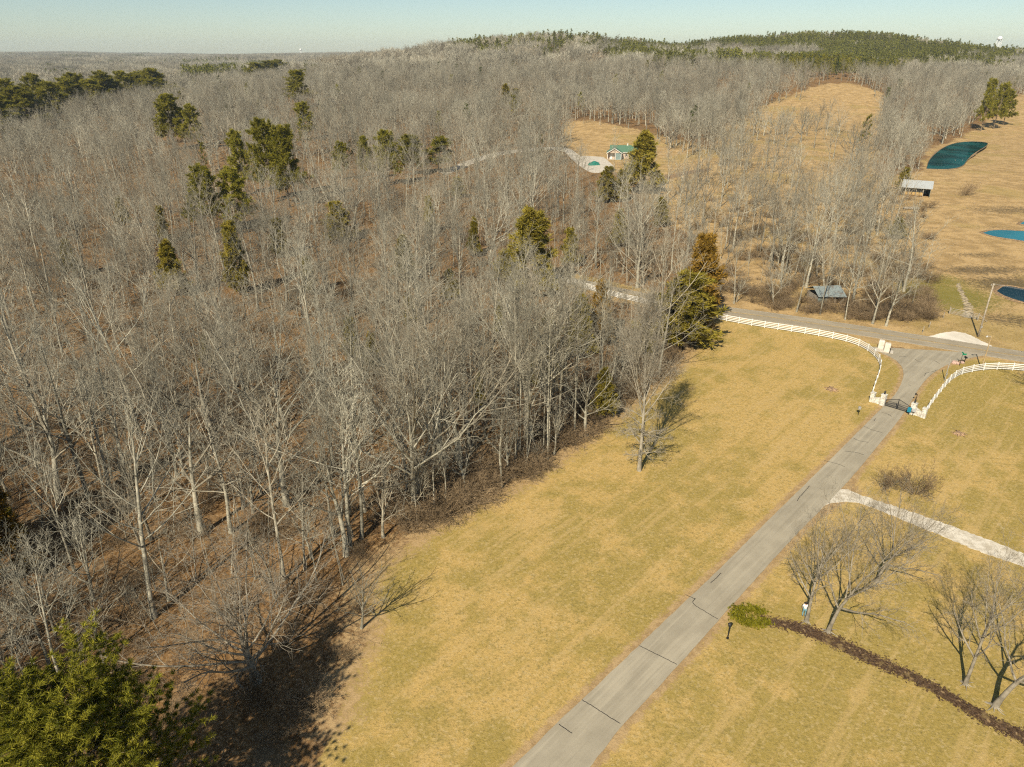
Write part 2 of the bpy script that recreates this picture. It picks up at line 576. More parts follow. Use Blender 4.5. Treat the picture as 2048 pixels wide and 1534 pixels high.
def paving_mat(name, a, b, streak=None):
    m, nt, out = new_mat(name)
    p = pos(nt)
    n1 = noise(nt, p, 0.5, 4)
    n2 = noise(nt, p, 9.0, 4, 0.7)
    n3 = noise(nt, p, 0.12, 3)
    c = mix(nt, ramp(nt, n1, 0.3, 0.7), a, b)
    c = mix(nt, mth(nt, 'MULTIPLY', ramp(nt, n2, 0.5, 0.75), 0.35), c, tuple(x * 0.62 for x in a))
    c = mix(nt, mth(nt, 'MULTIPLY', ramp(nt, n3, 0.5, 0.66), 0.30), c, tuple(x * 1.2 for x in b))
    if streak is not None:
        mp = N(nt, 'ShaderNodeMapping')
        mp.vector_type = 'TEXTURE'
        mp.inputs['Rotation'].default_value = (0, 0, math.radians(streak))
        mp.inputs['Scale'].default_value = (14.0, 0.55, 1)
        nt.links.new(p, mp.inputs['Vector'])
        ns = noise(nt, mp.outputs[0], 1.0, 3)
        c = mix(nt, mth(nt, 'MULTIPLY', ramp(nt, ns, 0.5, 0.68), 0.45), c, tuple(x * 1.28 for x in b))
        c = mix(nt, mth(nt, 'MULTIPLY', ramp(nt, ns, 0.47, 0.32), 0.35), c, tuple(x * 0.72 for x in a))
    surf(nt, out, c, 0.9, 0, 0.2, n2, 0.25, 0.02)
    return m


def gravel_mat():
    m, nt, out = new_mat('gravel')
    p = pos(nt)
    n1 = noise(nt, p, 1.2, 5, 0.65)
    n2 = noise(nt, p, 12.0, 4, 0.7)
    c = mix(nt, ramp(nt, n1, 0.35, 0.65), (0.50, 0.44, 0.34), (0.72, 0.66, 0.55))
    c = mix(nt, mth(nt, 'MULTIPLY', ramp(nt, n2, 0.5, 0.72), 0.5), c, (0.27, 0.22, 0.15))
    surf(nt, out, c, 0.95, 0, 0.1, n2, 0.5, 0.04)
    return m


def corrugated(name, color, rough=0.45, metal=0.3, axis=0, scale=28.0, rust=0.25):
    m, nt, out = new_mat(name)
    oc = obj_co(nt)
    w = N(nt, 'ShaderNodeTexWave')
    w.bands_direction = 'X' if axis == 0 else 'Y'
    w.inputs['Scale'].default_value = scale / 6.28
    nt.links.new(oc, w.inputs['Vector'])
    n = noise(nt, oc, 0.9, 5, 0.65)
    c = mix(nt, mth(nt, 'MULTIPLY', ramp(nt, n, 0.48, 0.72), rust), color, (0.20, 0.13, 0.08))
    c = mix(nt, mth(nt, 'MULTIPLY', w.outputs['Fac'], 0.18), c, tuple(x * 0.6 for x in color))
    surf(nt, out, c, rough, metal, 0.4, w.outputs['Fac'], 0.4, 0.03)
    return m


def water_mat(name, a=(0.004, 0.030, 0.029), b=(0.009, 0.080, 0.080), refl=0.07):
    m, nt, out = new_mat(name)
    p = pos(nt)
    n = noise(nt, p, 0.9, 4)
    nn = noise(nt, p, 0.05, 2)
    df = N(nt, 'ShaderNodeBsdfDiffuse')
    gl = N(nt, 'ShaderNodeBsdfGlossy')
    gl.inputs['Roughness'].default_value = 0.12
    ms = N(nt, 'ShaderNodeMixShader')
    ms.inputs[0].default_value = refl
    bn = N(nt, 'ShaderNodeBump')
    bn.inputs['Strength'].default_value = 0.02
    bn.inputs['Distance'].default_value = 0.02
    nt.links.new(n, bn.inputs['Height'])
    nt.links.new(bn.outputs[0], gl.inputs['Normal'])
    nt.links.new(mix(nt, ramp(nt, nn, 0.4, 0.6), a, b), df.inputs[0])
    nt.links.new(df.outputs[0], ms.inputs[1])
    nt.links.new(gl.outputs[0], ms.inputs[2])
    nt.links.new(ms.outputs[0], out.inputs[0])
    return m


M = {}
M['ground'] = ground_mat()
M['asphalt'] = paving_mat('asphalt', (0.325, 0.285, 0.210), (0.380, 0.335, 0.248), 46.5)
M['road'] = paving_mat('road_asphalt', (0.300, 0.255, 0.182), (0.350, 0.298, 0.215), -22)
M['concrete'] = paving_mat('concrete', (0.50, 0.45, 0.37), (0.62, 0.56, 0.47))
M['gravel'] = gravel_mat()
M['apron'] = paving_mat('white_gravel', (0.62, 0.56, 0.46), (0.78, 0.71, 0.60))
M['tar'] = simple_mat('tar', (0.020, 0.020, 0.022), 0.2, 8, 0.6)
M['yellow'] = simple_mat('yellow_paint', (0.50, 0.33, 0.10), 0.25, 3, 0.8)
M['whiteline'] = simple_mat('road_white_paint', (0.50, 0.46, 0.39), 0.3, 3, 0.8)
M['white'] = simple_mat('white_vinyl', (0.80, 0.79, 0.75), 0.05, 2, 0.45)
M['stone'] = simple_mat('pale_stone', (0.62, 0.59, 0.52), 0.25, 5, 0.85)
M['iron'] = simple_mat('black_iron', (0.018, 0.018, 0.020), 0.2, 8, 0.5)
M['wood_pole'] = simple_mat('weathered_pole', (0.36, 0.31, 0.24), 0.2, 3, 0.85)
M['tan_pole'] = simple_mat('tan_pole', (0.42, 0.31, 0.17), 0.15, 3, 0.8)
M['galv'] = simple_mat('galvanised', (0.46, 0.45, 0.42), 0.15, 6, 0.5, 0.4)
M['beige'] = simple_mat('beige_cabinet', (0.68, 0.62, 0.52), 0.08, 2, 0.5)
M['blue'] = simple_mat('blue_plastic', (0.02, 0.20, 0.30), 0.2, 4, 0.4)
M['sign_green'] = simple_mat('sign_green', (0.01, 0.24, 0.12), 0.1, 4, 0.4)
M['glass'] = simple_mat('dark_glass', (0.03, 0.04, 0.05), 0.1, 4, 0.1, 0, 0.6)
M['pink_rock'] = simple_mat('pink_rock', (0.50, 0.34, 0.28), 0.3, 4, 0.9)
def mulch_mat():
    m, nt, out = new_mat('dark_mulch')
    p = pos(nt)
    n1, n2, n3 = noise(nt, p, 1.1, 4, .65), noise(nt, p, 6.0, 4, .7), noise(nt, p, 2.4, 3, .6)
    c = mix(nt, ramp(nt, n2, .35, .65), (.045, .028, .018), (.135, .085, .050))
    c = mix(nt, mth(nt, 'MULTIPLY', ramp(nt, n1, .52, .64), .75), c, (.240, .170, .075))
    c = mix(nt, mth(nt, 'MULTIPLY', ramp(nt, n3, .56, .68), .8), c, (.330, .225, .115))
    surf(nt, out, c, .95, 0, .1, n2, .6, .05)
    return m


M['mulch'] = mulch_mat()
M['dirt'] = simple_mat('dirt', (0.30, 0.20, 0.11), 0.35, 3, 0.95)
M['stump'] = simple_mat('weathered_stump', (0.34, 0.225, 0.135), 0.4, 4, 0.95)
M['dirt_pale'] = simple_mat('pale_dirt', (0.40, 0.32, 0.20), 0.4, 1.5, 0.95)
M['hay'] = simple_mat('hay', (0.50, 0.32, 0.11), 0.3, 7, 0.95)
M['timber'] = simple_mat('grey_timber', (0.34, 0.30, 0.24), 0.25, 4, 0.9)
M['roof_grey'] = corrugated('grey_metal_roof', (0.60, 0.62, 0.60), 0.45, 0.15, 0, 24, 0.12)
M['wall_teal'] = corrugated('teal_metal_wall', (0.24, 0.33, 0.32), 0.5, 0.2, 0, 24, 0.15)
M['roof_green'] = corrugated('green_metal_roof', (0.115, 0.225, 0.145), 0.45, 0.15, 0, 20, 0.06)
M['roof_old'] = corrugated('old_teal_roof', (0.30, 0.345, 0.335), 0.5, 0.25, 0, 24, 0.7)
M['siding'] = simple_mat('cream_siding', (0.55, 0.44, 0.34), 0.12, 3, 0.8)
M['trim'] = simple_mat('white_trim', (0.76, 0.74, 0.68), 0.06, 3, 0.6)
M['tarp'] = simple_mat('teal_tarp', (0.03, 0.19, 0.145), 0.3, 3, 0.5)
M['tank'] = simple_mat('white_tank', (0.80, 0.80, 0.78), 0.04, 0.2, 0.5)
M['water'] = water_mat('pond_water')
M['pool_water'] = water_mat('pool_water', (0.02, 0.15, 0.20), (0.03, 0.20, 0.26), 0.12)
M['marsh_water'] = water_mat('marsh_water', (0.010, 0.030, 0.042), (0.016, 0.050, 0.066))
M['bark'] = bark_mat('pale_grey_bark', (0.215, 0.200, 0.152), (0.450, 0.418, 0.325), 0.34, 0.22)
M['twig'] = bark_mat('grey_twig', (0.210, 0.196, 0.150), (0.440, 0.410, 0.318), 0.42, 0.38)
M['bark_grey'] = bark_mat('grey_yard_bark', (0.175, 0.152, 0.115), (0.345, 0.305, 0.235), 0.06)
M['bark_lone'] = bark_mat('lone_tree_bark', (0.23, 0.205, 0.155), (0.43, 0.385, 0.30), 0.03)
M['bark_pale'] = bark_mat('pale_bark', (0.30, 0.27, 0.21), (0.50, 0.45, 0.35), 0.1)
M['barkdark'] = bark_mat('brown_bark', (0.17, 0.13, 0.09), (0.30, 0.24, 0.17), 0.2)
M['brush'] = bark_mat('brown_brush', (0.16, 0.112, 0.064), (0.32, 0.235, 0.142), 0.35)
M['pine'] = leaf_mat('pine_needles', (0.180, 0.175, 0.024), (0.380, 0.335, 0.055), 0.22, 0.8, .4)
M['pine_near'] = leaf_mat('near_pine_needles', (0.100, 0.110, 0.014), (0.340, 0.312, 0.040), 0.1, 1.6, .2)
M['pine_hill'] = leaf_mat('hill_pine_needles', (0.115, 0.125, 0.024), (0.235, 0.222, 0.045), 0.25)
M['pine_dark'] = leaf_mat('dark_pine_needles', (0.075, 0.095, 0.025), (0.150, 0.160, 0.040), 0.25)
M['cedar'] = leaf_mat('cedar_sprays', (0.190, 0.165, 0.026), (0.400, 0.320, 0.055), 0.2)
M['cedar_gold'] = leaf_mat('bronze_cedar_sprays', (0.20, 0.125, 0.022), (0.36, 0.22, 0.045), 0.12)
M['hedge'] = leaf_mat('hedge_leaves', (0.12, 0.12, 0.012), (0.30, 0.27, 0.03), 0.1, 2.5)
M['deadleaf'] = leaf_mat('dead_leaves', (0.20, 0.12, 0.05), (0.36, 0.23, 0.11), 0.3)

# ------------------------------------------------------------------ the ground
def axis(lo, hi, dense_lo, dense_hi, d0, grow):
    a = list(np.arange(dense_lo, dense_hi, d0))
    d, p = d0, dense_hi
    while p < hi:
        a.append(p)
        d *= grow
        p += d
    a.append(hi)
    d, p, b = d0, dense_lo, []
    while True:
        d *= grow
        p -= d
        if p < lo:
            break
        b.append(p)
    b.append(lo)
    return np.array(b[::-1] + a)


gx = axis(-7600, 7600, -75, 130, 0.9, 1.035)
gy = axis(-400, 7600, 15, 175, 0.9, 1.022)
GX, GY = np.meshgrid(gx, gy)
GZ = height(GX, GY)


def zone_value(polys, spread, k=7):
    acc = np.zeros(GX.shape)
    rr = np.random.default_rng(3)
    for i in range(k):
        sx = spread * np.maximum(1.0, np.hypot(GX, GY) / 250.0)
        X = GX + rr.normal(0, 1, GX.shape) * sx
        Y = GY + rr.normal(0, 1, GX.shape) * sx
        px, py, Z = to_px(X, Y, GZ)
        ins = np.zeros(GX.shape, bool)
        for pl in polys:
            ins |= in_poly(px, py, pl)
        ins &= Z > 1
        acc += ins
    return acc / k


ROAD_PX = [(2330, 765), (2200, 739), (2100, 722), (2048, 714), (1985, 704), (1900, 690), (1800, 674), (1700, 658), (1600, 643), (1500, 629), (1420, 619), (1350, 607), (1250, 588), (1150, 565), (1050, 546)]
ROAD = [gp(*p) for p in ROAD_PX]


def resample(pts, step):
    pts = [Vector(p) for p in pts]
    out, carry = [pts[0].copy()], 0.0
    for a, b in zip(pts[:-1], pts[1:]):
        L = (b - a).length
        t = step - carry
        while t <= L:
            out.append(a.lerp(b, t / L))
            t += step
        carry = L - (t - step)
    return out


def smooth_line(pts, it=2):
    pts = [Vector(p) for p in pts]
    for _ in range(it):
        q = [pts[0]]
        for a, b in zip(pts[:-1], pts[1:]):
            q += [a.lerp(b, 0.25), a.lerp(b, 0.75)]
        q.append(pts[-1])
        pts = q
    return pts


ROADC = resample(smooth_line(ROAD), 1.5)
LANE = [gp(*p) for p in [(885, 348), (925, 330), (985, 309), (1060, 299), (1130, 296), (1150, 315), (1175, 332)]]
DL_PX = [(960, 1600), (1020, 1540), (1110, 1450), (1165, 1399), (1278, 1291), (1360, 1213), (1440, 1138), (1500, 1077), (1560, 1018), (1650, 930), (1700, 880), (1733, 847), (1765, 815), (1793, 787), (1805, 762), (1808, 742), (1800, 728), (1782, 714), (1755, 703), (1725, 692)]
DR_PX = [(1110, 1620), (1172, 1545), (1245, 1450), (1300, 1392), (1357, 1331), (1438, 1240), (1470, 1204), (1530, 1137), (1600, 1061), (1640, 1022), (1690, 970), (1722, 933), (1760, 886), (1797, 842), (1820, 808), (1843, 768), (1868, 744), (1905, 724), (1950, 714), (1990, 708)]


def polydist(X, Y, line):
    P = np.array([(p.x, p.y) for p in line])
    d = np.full(X.shape, 1e9)
    for a, b in zip(P[:-1], P[1:]):
        ab = b - a
        t = np.clip(((X - a[0]) * ab[0] + (Y - a[1]) * ab[1]) / max(1e-9, ab @ ab), 0, 1)
        d = np.minimum(d, np.hypot(X - a[0] - t * ab[0], Y - a[1] - t * ab[1]))
    return d


DL = [gp(*p) for p in DL_PX]
DR = [gp(*p) for p in DR_PX]
GT_PX = [(1650, 1000), (1700, 983), (1760, 1008), (1830, 1036), (1930, 1078), (2048, 1121), (2200, 1180)]
GT = [gp(*p) for p in GT_PX]
near = (np.abs(GX) < 200) & (GY > 0) & (GY < 260)
road_d = np.full(GX.shape, 99.0)
drive_d = np.full(GX.shape, 99.0)
track_d = np.full(GX.shape, 99.0)
road_d[near] = polydist(GX[near], GY[near], ROADC[::3])
drive_d[near] = np.minimum(polydist(GX[near], GY[near], DL), polydist(GX[near], GY[near], DR))
track_d[near] = polydist(GX[near], GY[near], GT)
lawn_v = zone_value([LAWN], 0.7)
lawn_v[GY < 18] = 1.0
past_v = zone_value([PASTURE, KNOB], 2.0)
past_v = np.maximum(past_v, np.where(road_d < 6.0, 0.9, 0))
lawn_v = np.where((road_d < 4.4) & (GY > 60), 0.4 * lawn_v, lawn_v)
forest_edge = [gp(*p) for p in LAWN[2:17]]
edge_d = np.full(GX.shape, 99.0)
edge_d[near] = polydist(GX[near], GY[near], forest_edge)
worn_v = np.clip(np.exp(-(drive_d / 1.1) ** 2) * 0.75 + np.exp(-(track_d / 2.6) ** 2) * 0.5 + np.exp(-(edge_d / 3.6) ** 2) * 0.62, 0, 1)
moss_v = np.zeros(GX.shape)
for (mx, my, r, s) in [(1885, 590, 12, .75), (1880, 560, 8, .6), (1890, 690, 4, .4), (1800, 550, 10, .45), (1100, 1250, 7, .30), (1380, 700, 8, .3), (780, 1160, 6, .35), (1940, 760, 8, .35), (1550, 1100, 3, .2)]:
    c = gp(mx, my)
    moss_v = np.maximum(moss_v, s * gauss(GX, GY, c.x, c.y, r, r))
mud_v = np.zeros(GX.shape)
for (mx, my, rx, ry, s) in [(1965, 540, 14, 5, .55), (2030, 570, 12, 8, .6), (1985, 610, 9, 5, .35), (2030, 640, 9, 5, .5), (1945, 425, 14, 8, .35), (2030, 420, 20, 9, .5), (1900, 462, 12, 5, .3), (1960, 510, 10, 3, .5), (1815, 590, 6, 3, .5), (1905, 485, 12, 5, .35), (1990, 455, 16, 4, .4)]:
    c = gp(mx, my)
    mud_v = np.maximum(mud_v, 1.12 * s * gauss(GX, GY, c.x, c.y, rx, ry))
ny, nx = GX.shape
idx = np.arange(nx * ny).reshape(ny, nx)
quads = np.stack([idx[:-1, :-1], idx[:-1, 1:], idx[1:, 1:], idx[1:, :-1]], -1).reshape(-1, 4)
gme = raw_mesh('ground', np.stack([GX, GY, GZ], -1).reshape(-1, 3), [quads], M['ground'], smooth_shade=True)
for nm_, arr in (('lawn', lawn_v), ('pasture', past_v), ('worn', worn_v), ('moss', moss_v), ('mud', mud_v)):
    at = gme.attributes.new(nm_, 'FLOAT', 'POINT')
    at.data.foreach_set('value', arr.astype(np.float32).ravel())
tag(link(bpy.data.objects.new('ground', gme)), 'winter ground of straw lawn, pasture and leaf litter', kind='structure')


def strip_between(name, left, right, mat, lift, n, wob=0.0, label=None, parent=None, thick=0.25):
    """A paved sheet between two edges, following the ground, with skirts going down at its sides."""
    L = resample(smooth_line(left, 2), 0.25)
    R = resample(smooth_line(right, 2), 0.25)
    rr = random.Random(11)
    rows, across = [], 6
    for i in range(n + 1):
        a = L[min(len(L) - 1, int(round(i / n * (len(L) - 1))))].copy()
        b = R[min(len(R) - 1, int(round(i / n * (len(R) - 1))))].copy()
        if wob:
            d = (b - a).normalized()
            a += d * rr.uniform(-wob, wob)
            b += d * rr.uniform(-wob, wob)
        rows.append((a, b))
    v, f = [], []
    for a, b in rows:
        pts = [a.lerp(b, k / across) for k in range(across + 1)]
        row = [(p.x, p.y, float(height(p.x, p.y)) + lift) for p in pts]
        v += [(row[0][0], row[0][1], row[0][2] - thick)] + row + [(row[-1][0], row[-1][1], row[-1][2] - thick)]
    m = across + 3
    for i in range(len(rows) - 1):
        for k in range(m - 1):
            f.append((i * m + k, i * m + k + 1, (i + 1) * m + k + 1, (i + 1) * m + k))
    mb = MB()
    mb.v, mb.f = v, f
    o = mb.build(name, mat, parent)
    return o


def offset_line(line, d):
    out = []
    for i, p in enumerate(line):
        t = (line[min(i + 1, len(line) - 1)] - line[max(i - 1, 0)])
        t.z = 0
        t.normalize()
        out.append(Vector((p.x - t.y * d, p.y + t.x * d, p.z)))
    return out


def ribbon(name, line, w, mat, lift, parent=None, label=None):
    a, b = offset_line(line, w / 2), offset_line(line, -w / 2)
    mb = MB()
    for p, q in zip(a, b):
        mb.v += [(p.x, p.y, float(height(p.x, p.y)) + lift), (q.x, q.y, float(height(q.x, q.y)) + lift)]
    mb.f = [(2 * i, 2 * i + 1, 2 * i + 3, 2 * i + 2) for i in range(len(a) - 1)]
    o = mb.build(name, mat, parent)
    return o


road = strip_between('county_road', offset_line(ROADC, -2.9), offset_line(ROADC, 2.9), M['road'], 0.060, len(ROADC), 0.05)
tag(road, 'two-lane asphalt country road behind the white fence', kind='structure')
for d in (-0.13, 0.13):
    ribbon('centre_line', resample(offset_line(ROADC, d), 1.5), 0.11, M['yellow'], 0.066, road)
ribbon('edge_line', resample(offset_line(ROADC, -2.62), 1.5), 0.11, M['whiteline'], 0.066, road)
ribbon('edge_line', resample(offset_line(ROADC, 2.62), 1.5), 0.11, M['whiteline'], 0.066, road)
drive = strip_between('driveway', DL, DR, M['asphalt'], 0.045, 150, 0.045)
tag(drive, 'grey asphalt driveway running diagonally to the entrance gate', kind='structure')
CRACKS = [[(1118, 1449), (1128, 1456), (1147, 1469)], [(1164, 1400), (1190, 1416), (1215, 1432), (1244, 1450)], [(1278, 1292), (1315, 1310), (1356, 1331)],
          [(1390, 1197), (1384, 1207), (1405, 1221), (1438, 1240)], [(1421, 1167), (1434, 1155), (1443, 1146)], [(1594, 1003), (1598, 996), (1608, 985), (1620, 971)],
          [(1371, 1190), (1384, 1196), (1392, 1199)], [(1648, 922), (1668, 926), (1690, 934)], [(1728, 853), (1742, 860), (1765, 866)], [(1706, 876), (1716, 882), (1740, 886)], [(1748, 843), (1751, 837)],
          [(1762, 825), (1775, 828), (1784, 834)], [(1798, 714), (1810, 714), (1813, 713)], [(1829, 718), (1836, 723), (1843, 725)], [(1868, 722), (1874, 724), (1880, 729)],
          [(1849, 752), (1852, 746), (1865, 744), (1875, 740)], [(1816, 770), (1824, 772)], [(1690, 903), (1712, 905), (1730, 911)]]
for cr in CRACKS:
    pts = smooth_line([gp(*p) for p in cr], 1)
    pts = resample(pts, 0.22)
    for q in pts[1:-1]:
        q.x += random.uniform(-.035, .035)
        q.y += random.uniform(-.035, .035)
    if len(pts) > 1:
        ribbon('sealed_crack', pts, 0.065, M['tar'], 0.051, drive)
track_l = [gp(*p) for p in [(1640, 990), (1685, 975), (1718, 989), (1800, 1016), (1900, 1051), (1980, 1081), (2048, 1108), (2200, 1170)]]
track_r = [gp(*p) for p in [(1615, 1020), (1680, 1002), (1722, 1006), (1790, 1034), (1860, 1062), (1950, 1100), (2048, 1134), (2200, 1196)]]
tag(strip_between('gravel_track', track_l, track_r, M['gravel'], 0.030, 90, 0.14), 'pale gravel track leaving the driveway to the right', kind='structure')
ap = strip_between('gravel_apron', [gp(*p) for p in [(1845, 677), (1875, 668), (1905, 662), (1935, 667), (1958, 680), (1985, 692)]], [gp(*p) for p in [(1845, 679), (1880, 684), (1905, 688), (1935, 692), (1960, 696), (1988, 699)]], M['apron'], 0.040, 40, 0.15)
tag(ap, 'white gravel pull-off on the far side of the road', kind='structure')
tag(strip_between('field_track', [gp(*p) for p in [(1912, 568), (1918, 585), (1925, 600), (1930, 612), (1925, 635)]], [gp(*p) for p in [(1919, 566), (1926, 583), (1937, 600), (1946, 615), (1948, 637)]], M['dirt_pale'], 0.03, 60, 0.4), 'faint pale gravel track leading into the pasture', kind='structure')
tag(strip_between('house_lane', [gp(*p) for p in [(880, 345), (920, 326), (980, 306), (1060, 296), (1135, 293), (1160, 312), (1185, 328)]], [gp(*p) for p in [(890, 351), (930, 333), (990, 312), (1060, 302), (1125, 299), (1142, 317), (1160, 333)]], M['concrete'], 0.06, 80, 0.1), 'pale lane curving through the trees to the green-roofed house', kind='structure')
tag(strip_between('yard_pad', [gp(*p) for p in [(1160, 312), (1175, 312), (1190, 313), (1208, 314)]], [gp(*p) for p in [(1160, 332), (1180, 346), (1205, 346), (1228, 332)]], M['concrete'], 0.05, 24, 0.1), 'pale concrete yard in front of the house', kind='structure')
tag(strip_between('dirt_track', [gp(*p) for p in [(1310, 352), (1340, 350), (1370, 342), (1420, 336)]], [gp(*p) for p in [(1308, 362), (1340, 358), (1372, 350), (1425, 340)]], M['dirt'], 0.04, 30, 0.2), 'orange dirt track below the house lawn', kind='structure')


def water_body(name, poly, mat, label):
    pts = resample(smooth_line([gp(*p) for p in poly + poly[:1]], 2), 1.2)[:-1]
    z = max(float(height(p.x, p.y)) for p in pts) + 0.03
    me = bpy.data.meshes.new(name)
    me.from_pydata([(p.x, p.y, z) for p in pts], [], [tuple(range(len(pts)))])
    me.materials.append(mat)
    o = link(bpy.data.objects.new(name, me))
    tag(o, label, kind='structure')
    bank = MB()
    c = sum(pts, Vector()) / len(pts)
    n = len(pts)
    rr = random.Random(5)
    for p in pts:
        d = (p - c)
        d.z = 0
        d.normalize()
        w = rr.uniform(.35, 1.1)
        bank.v += [(p.x - d.x * .25, p.y - d.y * .25, z - .05), (p.x + d.x * .25, p.y + d.y * .25, z + .16), (p.x + d.x * (w + .3), p.y + d.y * (w + .3), z - .08)]
    for i in range(n):
        j = (i + 1) % n
        for k in range(2):
            bank.f.append((3 * i + k, 3 * j + k, 3 * j + k + 1, 3 * i + k + 1))
    bank.build('bank', M['dirt'], o)
    return o


water_body('pond', [(1853, 338), (1858, 320), (1878, 303), (1905, 292), (1940, 289), (1976, 292), (1970, 300), (1946, 311), (1933, 323), (1926, 334), (1900, 340)], M['water'], 'dark teal pond beside the bare trees and the pasture')
water_body('pool', [(1964, 466), (1985, 459), (2048, 462), (2140, 470), (2140, 505), (2048, 483), (1990, 475)], M['pool_water'], 'bright blue farm pool at the edge of the pasture')
water_body('pool', [(2038, 448), (2055, 440), (2120, 436), (2120, 452), (2055, 452)], M['pool_water'], 'small blue pool peeping in above the farm pool')
water_body('marsh_water', [(1992, 582), (2008, 570), (2030, 574), (2048, 578), (2120, 592), (2120, 628), (2048, 606), (2010, 594)], M['marsh_water'], 'dark blue marsh water behind the utility pole')

# mulch bed: low lumpy strip with a ragged edge
MUL_PX = [(1520, 1240), (1560, 1249), (1620, 1264), (1690, 1290), (1770, 1328), (1850, 1370), (1930, 1415), (1990, 1446), (2048, 1470), (2200, 1535)]
mul = resample(smooth_line([gp(*p) for p in MUL_PX], 2), 0.16)
rr = random.Random(4)
mb = MB()
A, B = [], []
ac = 7
for i, p in enumerate(mul):
    t = mul[min(i + 1, len(mul) - 1)] - mul[max(i - 1, 0)]
    t.normalize()
    w = (0.35 + 0.28 * min(1, i / 60)) * (1 + .3 * math.sin(i * .037 + 1)) * rr.uniform(.7, 1.4)
    off = 0.18 * math.sin(i * 0.083) + rr.uniform(-.10, .10)
    for k in range(ac):
        s = (k / (ac - 1) - .5) * 2
        q = Vector((p.x - t.y * (s * w + off), p.y + t.x * (s * w + off), 0))
        z = float(height(q.x, q.y)) + (0.012 if k in (0, ac - 1) else rr.uniform(.01, .055))
        mb.v.append((q.x, q.y, z - (0.05 if k in (0, ac - 1) else 0)))
for i in range(len(mul) - 1):
    for k in range(ac - 1):
        mb.f.append((i * ac + k, i * ac + k + 1, (i + 1) * ac + k + 1, (i + 1) * ac + k))
mulch_bed = mb.build('mulch_bed', M['mulch'])
tag(mulch_bed, 'long dark strip of mulch curving under the yard trees', 'mulch bed')

rgm = np.random.default_rng(31)
nch = 9000
mi_ = rgm.integers(0, len(mul) - 1, nch)
mc = np.array([(p.x, p.y) for p in mul])
mt = np.array([(mul[i + 1] - mul[i]).normalized()[:2] for i in range(len(mul) - 1)])
lat = rgm.normal(0, 1, nch) * .42 * (.55 + .45 * np.minimum(1, mi_ / 60)) * (1 + .3 * np.sin(mi_ * .037 + 1)) + .18 * np.sin(mi_ * .083)
cx = mc[mi_, 0] - mt[mi_, 1] * lat + rgm.normal(0, .05, nch)
cy = mc[mi_, 1] + mt[mi_, 0] * lat
ca = rgm.random(nch) * 6.28
cs = rgm.uniform(.04, .13, nch)
off = np.stack([np.stack([np.cos(ca + k * 1.571 + rgm.normal(0, .3, nch)) * cs * (1.3 if k % 2 else .7), np.sin(ca + k * 1.571) * cs * (1.3 if k % 2 else .7), rgm.uniform(.0, .05, nch)], -1) for k in range(4)], 1)
cvt = np.stack([cx, cy, height(cx, cy) + .02 + .04 * np.exp(-(lat / .4) ** 2)], -1)[:, None, :] + off
chips = link(bpy.data.objects.new('mulch_chips', raw_mesh('mulch_chips', cvt.reshape(-1, 3), [np.arange(nch * 4).reshape(-1, 4)], M['mulch'])), mulch_bed)
chips['kind'] = 'stuff'

# ------------------------------------------------------------------ plants: branch growing
def norm(a):
    return a / np.maximum(1e-9, np.linalg.norm(a, axis=-1, keepdims=True))


def polyline(p0, d0, L, npts, wander, up, rng):
    B = len(p0)
    P = np.zeros((B, npts, 3))
    P[:, 0] = p0
    d = norm(d0)
    st = (L / (npts - 1))[:, None]
    for i in range(1, npts):
        d = norm(d + rng.normal(0, wander, (B, 3)) + np.array([0, 0, up]))
        P[:, i] = P[:, i - 1] + d * st
    return P


def frame(t):
    ref = np.where(np.abs(t[..., 2:3]) > 0.9, np.array([1.0, 0, 0]), np.array([0, 0, 1.0]))
    u = norm(np.cross(t, ref))
    return u, np.cross(t, u)


def spawn(par, k, t0, t1, a0, a1, l0, l1, npts, wander, up, rr, rng, rmin=0.008, absL=None, rpow=0.35):
    """k children on every parent branch between t0 and t1; angle and length run from the first to the second value along it."""
    P, R = par
    B, n, _ = P.shape
    t = t0 + (t1 - t0) * (np.arange(k)[None, :] + rng.random((B, k))) / k
    s = (t - t0) / max(1e-6, t1 - t0)
    f = t * (n - 1)
    i = np.clip(np.floor(f).astype(int), 0, n - 2)
    fr = (f - i)[..., None]
    b = np.arange(B)[:, None]
    p0 = P[b, i] * (1 - fr) + P[b, i + 1] * fr
    tan = norm(P[b, i + 1] - P[b, i])
    r = R[b, i] * (1 - fr[..., 0]) + R[b, i + 1] * fr[..., 0]
    u, v = frame(tan)
    az = (np.arange(k)[None, :] * 2.399 + rng.random((B, 1)) * 6.28 + rng.normal(0, .4, (B, k)))[..., None]
    ang = np.radians(a0 + (a1 - a0) * s + rng.normal(0, 6, (B, k)))[..., None]
    d = np.cos(ang) * tan + np.sin(ang) * (np.cos(az) * u + np.sin(az) * v)
    plen = np.linalg.norm(np.diff(P, axis=1), axis=2).sum(1)[:, None] if absL is None else absL
    L = plen * (l0 + (l1 - l0) * s) * rng.uniform(.7, 1.25, (B, k))
    C = polyline(p0.reshape(-1, 3), d.reshape(-1, 3), L.ravel(), npts, wander, up, rng)
    r0 = np.maximum(rmin, (r * rr).ravel())
    tp = np.linspace(1, rpow, npts)[None, :]
    return C, r0[:, None] * tp


